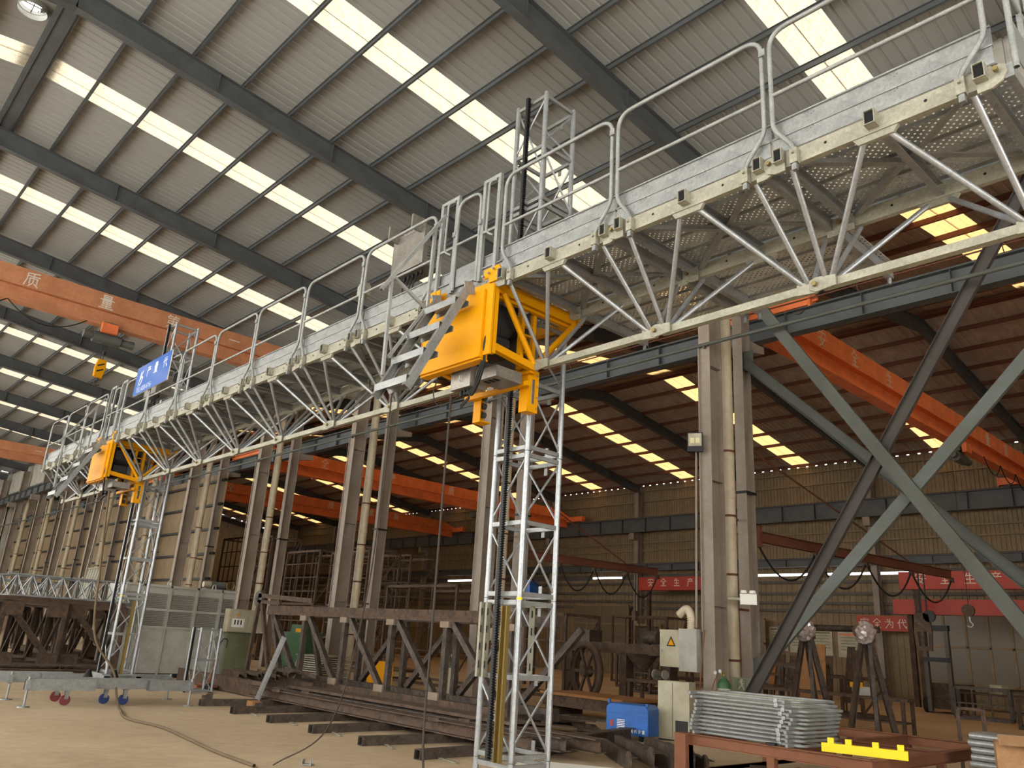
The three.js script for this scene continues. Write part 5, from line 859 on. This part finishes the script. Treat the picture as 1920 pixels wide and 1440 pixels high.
const cageSpots = [[-41.5, 0, -19, 3, 'between the fourth and fifth columns'], [-41.5, 3.05, -19, 3, 'on the stack between the fourth and fifth columns'], [-45.2, 0, -19.4, 3, 'at the far end behind the fifth column'], [-45.2, 3.05, -19.4, 3.2, 'high at the far end behind the fifth column'], [-36.5, 0, -19, 2.6, 'behind the fourth column'], [-36.5, 2.65, -19, 2.5, 'upper cage behind the fourth column'], [-33.0, 0, -19.4, 2.6, 'left of the third column'], [-33.0, 2.65, -19.4, 2.4, 'upper cage left of the third column'], [-34.2, 0, -22.5, 2.6, 'second row left of the third column'], [-34.2, 2.65, -22.5, 2.6, 'second row upper cage left of the third column'], [-38.5, 0, -23, 3, 'second row behind the fourth column'], [-38.5, 3.05, -23, 2.8, 'second row upper cage behind the fourth column']];
for (const [x, y, z, h, l] of cageSpots) cage('hoist_cage', `brown hoist cage frame ${l}`, 'cage', x, y, z, 3.1, h, 1.6, 5, 4, M.rust, 'brown hoist cages in the side hall');
cage('steel_rack', 'brown open steel rack behind the rusty truss', 'rack', -26.2, 0, -18.0, 4.2, 3.4, 2.2, 3, 3, M.rust);
cage('steel_rack', 'brown steel rack left of the near mast in the side hall', 'rack', -21.2, 0, -19.5, 3.0, 2.6, 1.6, 4, 3, M.rust);
cage('steel_rack', 'low brown rack of bars behind the welder', 'rack', -16.5, 0, -24, 4.0, 1.5, 1.6, 6, 2, M.rust);
cage('steel_rack', 'tall dark rack at the far wall behind the mast', 'rack', -27.5, 0, -33, 3.4, 3.2, 1.6, 4, 3, M.rust);
cage('steel_rack', 'dark rack along the far wall right of the crossed braces', 'rack', -9.5, 0, -36.0, 3.6, 1.3, 1.4, 5, 2, M.rust);
{
  const y = thing('yellow_cover', 'spare yellow cover panel standing behind the rusty truss', 'panel', [-20.6, 0, -14.2], 0.2); mesh('sheet', box(0.95, 0.8, 0.03, 0, 0.45, 0), M.yellow, y); mesh('foot', box(0.9, 0.05, 0.3, 0, 0.025, 0), M.yellow, y); mesh('side', box(0.05, 0.78, 0.14, -0.5, 0.45, -0.05), M.yellow, y);
  const s = thing('slat_stack', 'stack of thin pale slatted panels behind the rusty truss', 'stack', [-22.6, 0, -13.4], 0.1); for (let i = 0; i < 14; i++) mesh('panel', box(1.35, 0.035, 1.0, rr(-0.03, 0.03), 0.06 + i * 0.062, rr(-0.03, 0.03)), i % 2 ? M.galvDull : M.cream, s); mesh('pallet', box(1.4, 0.04, 1.05, 0, 0.02, 0), M.wood, s);
  const w = thing('ring_wheel', 'large rusty ring wheel standing in the side hall right of the mast', 'wheel', [-17.0, 0, -19.2], -0.3); mesh('rim', new THREE.TorusGeometry(0.78, 0.1, 10, 40).translate(0, 0.9, 0), M.rust, w); mesh('tread', cyl(0.72, 0.72, 0.3, 36, 0, 0, 0, true).rotateX(Math.PI / 2).translate(0, 0.9, -0.15), new THREE.MeshStandardMaterial({ map: T.rust, roughness: 0.85, side: THREE.DoubleSide }), w); for (let i = 0; i < 6; i++) { const a = i * 1.047; mesh('spoke', bar([0, 0.9, 0], [Math.cos(a) * 0.74, 0.9 + Math.sin(a) * 0.74, 0], 0.06, 0.09), M.rust, w); } mesh('hub', cyl(0.16, 0.16, 0.3, 16).rotateX(Math.PI / 2).translate(0, 0.9, -0.15), M.rust, w); mesh('chock', box(0.9, 0.12, 0.5, 0, 0.06, 0), M.rust, w);
  const p = thing('press_beam', 'brown horizontal machine beam on posts behind the mast', 'machine', [-16.4, 0, -20.0]); mesh('beam', box(4.6, 0.3, 0.5, 0, 1.62, 0), M.rust, p); for (const x of [-1.9, 0.3, 1.9]) mesh('post', box(0.26, 1.5, 0.36, x, 0.75, 0), M.rust, p); mesh('hopper', cyl(0.12, 0.5, 0.5, 16, 0.9, 1.0, 0), M.rust, p); mesh('saddle', box(0.5, 0.36, 0.6, -1.2, 1.94, 0), M.mill, p); mesh('motor', cyl(0.18, 0.18, 0.5, 16).rotateZ(Math.PI / 2).translate(1.5, 1.98, 0), M.mill, p);
  const c = thing('cone_hood', 'pale cone shaped hood above the machines behind the truss', 'hood', [-18.7, 0, -16.9]); mesh('cone', cyl(0.5, 0.16, 0.36, 22, 0, 1.62, 0), M.pvc, c); mesh('stand', bar([0, 0, 0], [0, 1.65, 0], 0.08, 0.08, [0, 0, 1]), M.rust, c); mesh('foot', box(0.6, 0.05, 0.6, 0, 0.025, 0), M.rust, c);
  const d = thing('blue_container', 'blue plastic container on a post seen through the mast', 'container', [-24.6, 0, -24]); mesh('tank', box(0.62, 0.55, 0.5, 0, 3.78, 0), M.blue, d); mesh('stand', [box(0.12, 3.46, 0.12, 0, 1.73, 0), box(0.66, 0.06, 0.52, 0, 3.48, 0)], M.rust, d); mesh('lid', cyl(0.12, 0.12, 0.08, 12, 0, 4.05, 0), M.blue, d);
  const t = thing('red_hydrant_box', 'red cabinet on a post in the side hall', 'cabinet', [-15.3, 0, -23.0], -0.4); mesh('body', box(0.42, 0.62, 0.25, 0, 2.0, 0), M.red, t); mesh('post', box(0.08, 1.7, 0.08, 0, 0.85, 0), M.rust, t); mesh('mark', box(0.08, 0.12, 0.01, 0, 2.05, 0.13), M.white, t);
}
// jib cranes on the columns
for (const [x, y, z, ex, ez, l] of [[colX(0) + 0.1, 4.3, -16.87, -8.7, -26, 'brown jib crane with looped cables reaching behind the crossed braces'], [colX(1) - 0.1, 4.15, -16.87, -16.6, -22.2, 'brown jib crane with looped cables behind the near mast']]) {
  const o = thing('jib_crane', l, 'crane', [x, y, z]), dx = ex - x, dz = ez - z;
  mesh('arm', ibeam([0, 0, 0], [dx, -0.02, dz], 0.24, 0.14, 0.014, 0.01), M.purlinRust, o); mesh('tie', tube([0.0, 2.0, 0], [dx * 0.75, 0.1, dz * 0.75], 0.025, 6), M.purlinRust, o); mesh('pivot', box(0.18, 0.5, 0.12, 0, 0, 0.0), M.purlinRust, o);
  for (let i = 0; i < 4; i++) { const a = i / 4, b = (i + 1) / 4; mesh('cable_loop', pipe(sag([dx * a, -0.15, dz * a], [dx * b, -0.15, dz * b], 0.75), 0.025, 6), M.rubber, o); mesh('trolley', box(0.1, 0.14, 0.12, dx * b, -0.18, dz * b), M.rust, o); }
  const hx = dx * 0.82, hz = dz * 0.82; mesh('chain', tube([hx, -0.15, hz], [hx, -1.4, hz], 0.02, 5), M.black, o); mesh('hook_block', box(0.14, 0.3, 0.16, hx, -1.5, hz), M.rust, o);
}
// red girders, banner, boards, windows along the far wall
for (const [y0, y1, z, x0, l, txt] of [[4.72, 5.42, -36, -14.1, 'red girder with white lettering near the far wall behind the braces', 1], [3.75, 4.35, -36.9, -14.8, 'plain red girder below the lettered red one', 0], [5.05, 5.8, -40.0, -31.2, 'red girder on the far wall left of the first column', 1]]) {
  const o = thing('red_girder', l, 'girder', [x0, 0, z]), L = txt && x0 < -30 ? 6 : 12; mesh('web', box(L, y1 - y0, 0.3, L / 2, (y0 + y1) / 2, 0), M.red, o); mesh('flange', box(L, 0.05, 0.42, L / 2, y0, 0), M.red, o);
  if (txt) ['an', 'quan', 'sheng', 'chan'].forEach((k, i) => mesh('painted_character', strokes(k, 0.46).translate(0.9 + i * 0.95, (y0 + y1) / 2 + 0.05, 0.155), M.character, o));
  for (const px of [0.6, L - 0.4]) mesh('post', box(0.2, y0, 0.2, px, y0 / 2, -0.1), M.rust, o);
}
{
  const b = thing('red_banner', 'red banner with white characters on the far wall above the trestles', 'banner', [-17.0, 3.5, -40.9]); mesh('cloth', box(2.6, 0.7, 0.02), M.red, b); ['an', 'quan', 'wei', 'dai'].forEach((k, i) => mesh('banner_character', strokes(k, 0.46).translate(-0.9 + i * 0.6, 0, 0.015), M.character, b)); mesh('batten', box(2.6, 0.04, 0.04, 0, 0.36, 0), M.wood, b);
  [[-23.2, 2.6, 'cream notice sheet on the far wall, first'], [-22.0, 2.55, 'cream notice sheet on the far wall, second'], [-20.7, 2.5, 'cream notice sheet on the far wall, third'], [-19.3, 2.45, 'cream notice board with an orange strip above the trestles']].forEach(([x, y, l], i) => { const p = thing('notice_sheet', l, 'notice', [x, y, -41.99]); mesh('sheet', box(1.1, 1.25, 0.02), M.cream, p); for (let k = 0; k < 5; k++) mesh('text_line', box(0.8, 0.03, 0.004, 0, 0.35 - k * 0.15, 0.012), M.olive, p); mesh('heading', box(0.9, 0.08, 0.004, 0, 0.5, 0.012), i === 3 ? M.orangeHall : M.olive, p); });
  const wn = (n, x0, x1, y0, y1, cols) => { const o = struct(`window_${n}`, 'timber framed window screen on the far wall'); const z = -41.25;
    for (let i = 0; i <= cols; i++) { const x = x0 + (x1 - x0) * i / cols; mesh('mullion', box(0.1, y1 - y0, 0.08, x, (y0 + y1) / 2, z), M.clad, o); }
    for (const y of [y0, (y0 + y1) / 2, y1]) mesh('transom', box(x1 - x0 + 0.1, 0.09, 0.08, (x0 + x1) / 2, y, z), M.clad, o);
    for (let i = 0; i < cols; i++) for (const k of [0, 1]) mesh('pane', box((x1 - x0) / cols - 0.1, (y1 - y0) / 2 - 0.1, 0.015, x0 + (x1 - x0) * (i + 0.5) / cols, y0 + (y1 - y0) * (k + 0.5) / 2, z), M.paneBrown, o); };
  wn(1, -15.3, -10.6, 0.95, 4.15, 5); wn(2, -37.7, -33.1, 1.9, 4.2, 4); wn(3, -27.5, -23.6, 1.0, 3.6, 4); wn(4, -9.6, -5.2, 0.95, 4.15, 4);
  const dr = struct('door_1', 'open doorway in the far wall'); mesh('jamb', box(0.14, 3.0, 0.2, -32.6, 1.5, -41.3), M.clad, dr); mesh('jamb', box(0.14, 3.0, 0.2, -30.6, 1.5, -41.3), M.clad, dr); mesh('head', box(2.14, 0.14, 0.2, -31.6, 3.05, -41.3), M.clad, dr); mesh('leaf', box(1.9, 2.9, 0.05, -31.6, 1.45, -41.5), M.columnDark, dr);
  const fl = thing('lift_truck', 'dark upright lift mast of a truck before the far wall windows', 'truck', [-12.0, 0, -33.5]); for (const x of [-0.4, 0.4]) mesh('mast_rail', box(0.14, 3.1, 0.2, x, 1.6, 0), M.columnDark, fl); mesh('cross_head', box(1.0, 0.2, 0.24, 0, 3.05, 0), M.black, fl); mesh('carriage', box(0.9, 0.16, 0.2, 0, 1.9, 0.1), M.black, fl); mesh('body', box(1.2, 0.9, 1.6, 0, 0.6, -1.0), M.rust, fl); for (const x of [-0.5, 0.5]) mesh('wheel', cyl(0.28, 0.28, 0.2, 18).rotateZ(Math.PI / 2).translate(x, 0.28, -0.3), M.rubber, fl);
  const cl = thing('lifting_clamp', 'tan lifting clamp hanging from the brown jib crane', 'clamp', [-8.92, 2.55, -24.05]); mesh('yoke', plate([[-0.18, 0.5], [0.18, 0.5], [0.24, 0], [0.2, -0.5], [-0.2, -0.5], [-0.24, 0]], 0.08, [[[-0.12, -0.38], [-0.02, -0.38], [-0.02, 0.0], [-0.14, 0.0]], [[0.03, -0.38], [0.13, -0.38], [0.14, 0.0], [0.03, 0.0]]]), M.rust, cl); mesh('chain', tube([0, 0.5, 0], [0, 1.65, 0], 0.02, 6), M.black, cl); mesh('pulley', cyl(0.16, 0.16, 0.08, 18).rotateX(Math.PI / 2).translate(0.2, 0.42, -0.04), M.black, cl);
  const hb = thing('hook_pulley', 'small tan hook pulley hanging before the far wall windows', 'hook', [-9.6, 3.5, -30.0]); mesh('sheave', cyl(0.2, 0.2, 0.12, 18).rotateX(Math.PI / 2), M.rust, hb); mesh('hook', pipe(rounded([[0, -0.15, 0], [0, -0.35, 0], [0.1, -0.45, 0], [0, -0.55, 0], [-0.1, -0.48, 0]], 0.05), 0.03, 6), M.galvTube, hb); mesh('rope', tube([0, 0.1, 0], [0, 6.0, 0], 0.012, 5), M.black, hb);
  for (let i = 0; i < 10; i++) { const o = thing('board_offcut', `${nth[i]} of the boards leaning by the far wall left of the trestles`, 'board', [-20.5 + i * 0.55, 0, -34.5 + rr(-0.4, 0.4)], rr(-0.3, 0.3), 'boards leaning near the far wall'); mesh('plank', box(0.35, rr(1.4, 2.5), 0.05, 0, 1.05, 0, 0, -0.22), i % 4 === 2 ? M.wood : M.rust, o); mesh('edge_strip', box(0.05, 1.2, 0.06, 0.15, 0.62, 0.03, 0, -0.22), M.rust, o); }
  for (let i = 0; i < 8; i++) cage('machine_frame', `${nth[i]} low brown machine frame in the side hall, from the right`, 'frame', -5.6 - i * 2.6, 0, -26.5 - (i % 3) * 2.4, rr(1.2, 2), rr(0.8, 1.5), 1.2, 3, 2, i % 2 ? M.rust : M.mill, 'low machine frames in the side hall', rr(-0.3, 0.3));
  for (let i = 0; i < 6; i++) { const o = thing('cable_drop', `${nth[i]} slack cable hanging along the far columns, from the right`, 'cable', [0, 0, 0], 0, 'slack cables on the far columns'); const x = colX(5) - i * BAY * 0.9 + 1; mesh('line', pipe(smooth([[x, 9.5, -14.9], [x - 0.1, 6, -14.9], [x - 0.5, 3.6, -14.9], [x - 0.3, 1.2, -14.8], [x - 0.3, 0.05, -14.7]], 24), 0.03, 6), M.pvc, o); mesh('box', box(0.2, 0.4, 0.15, x - 0.45, 3.6, -14.86), M.cream, o); }
}

renderer.render(scene, camera);
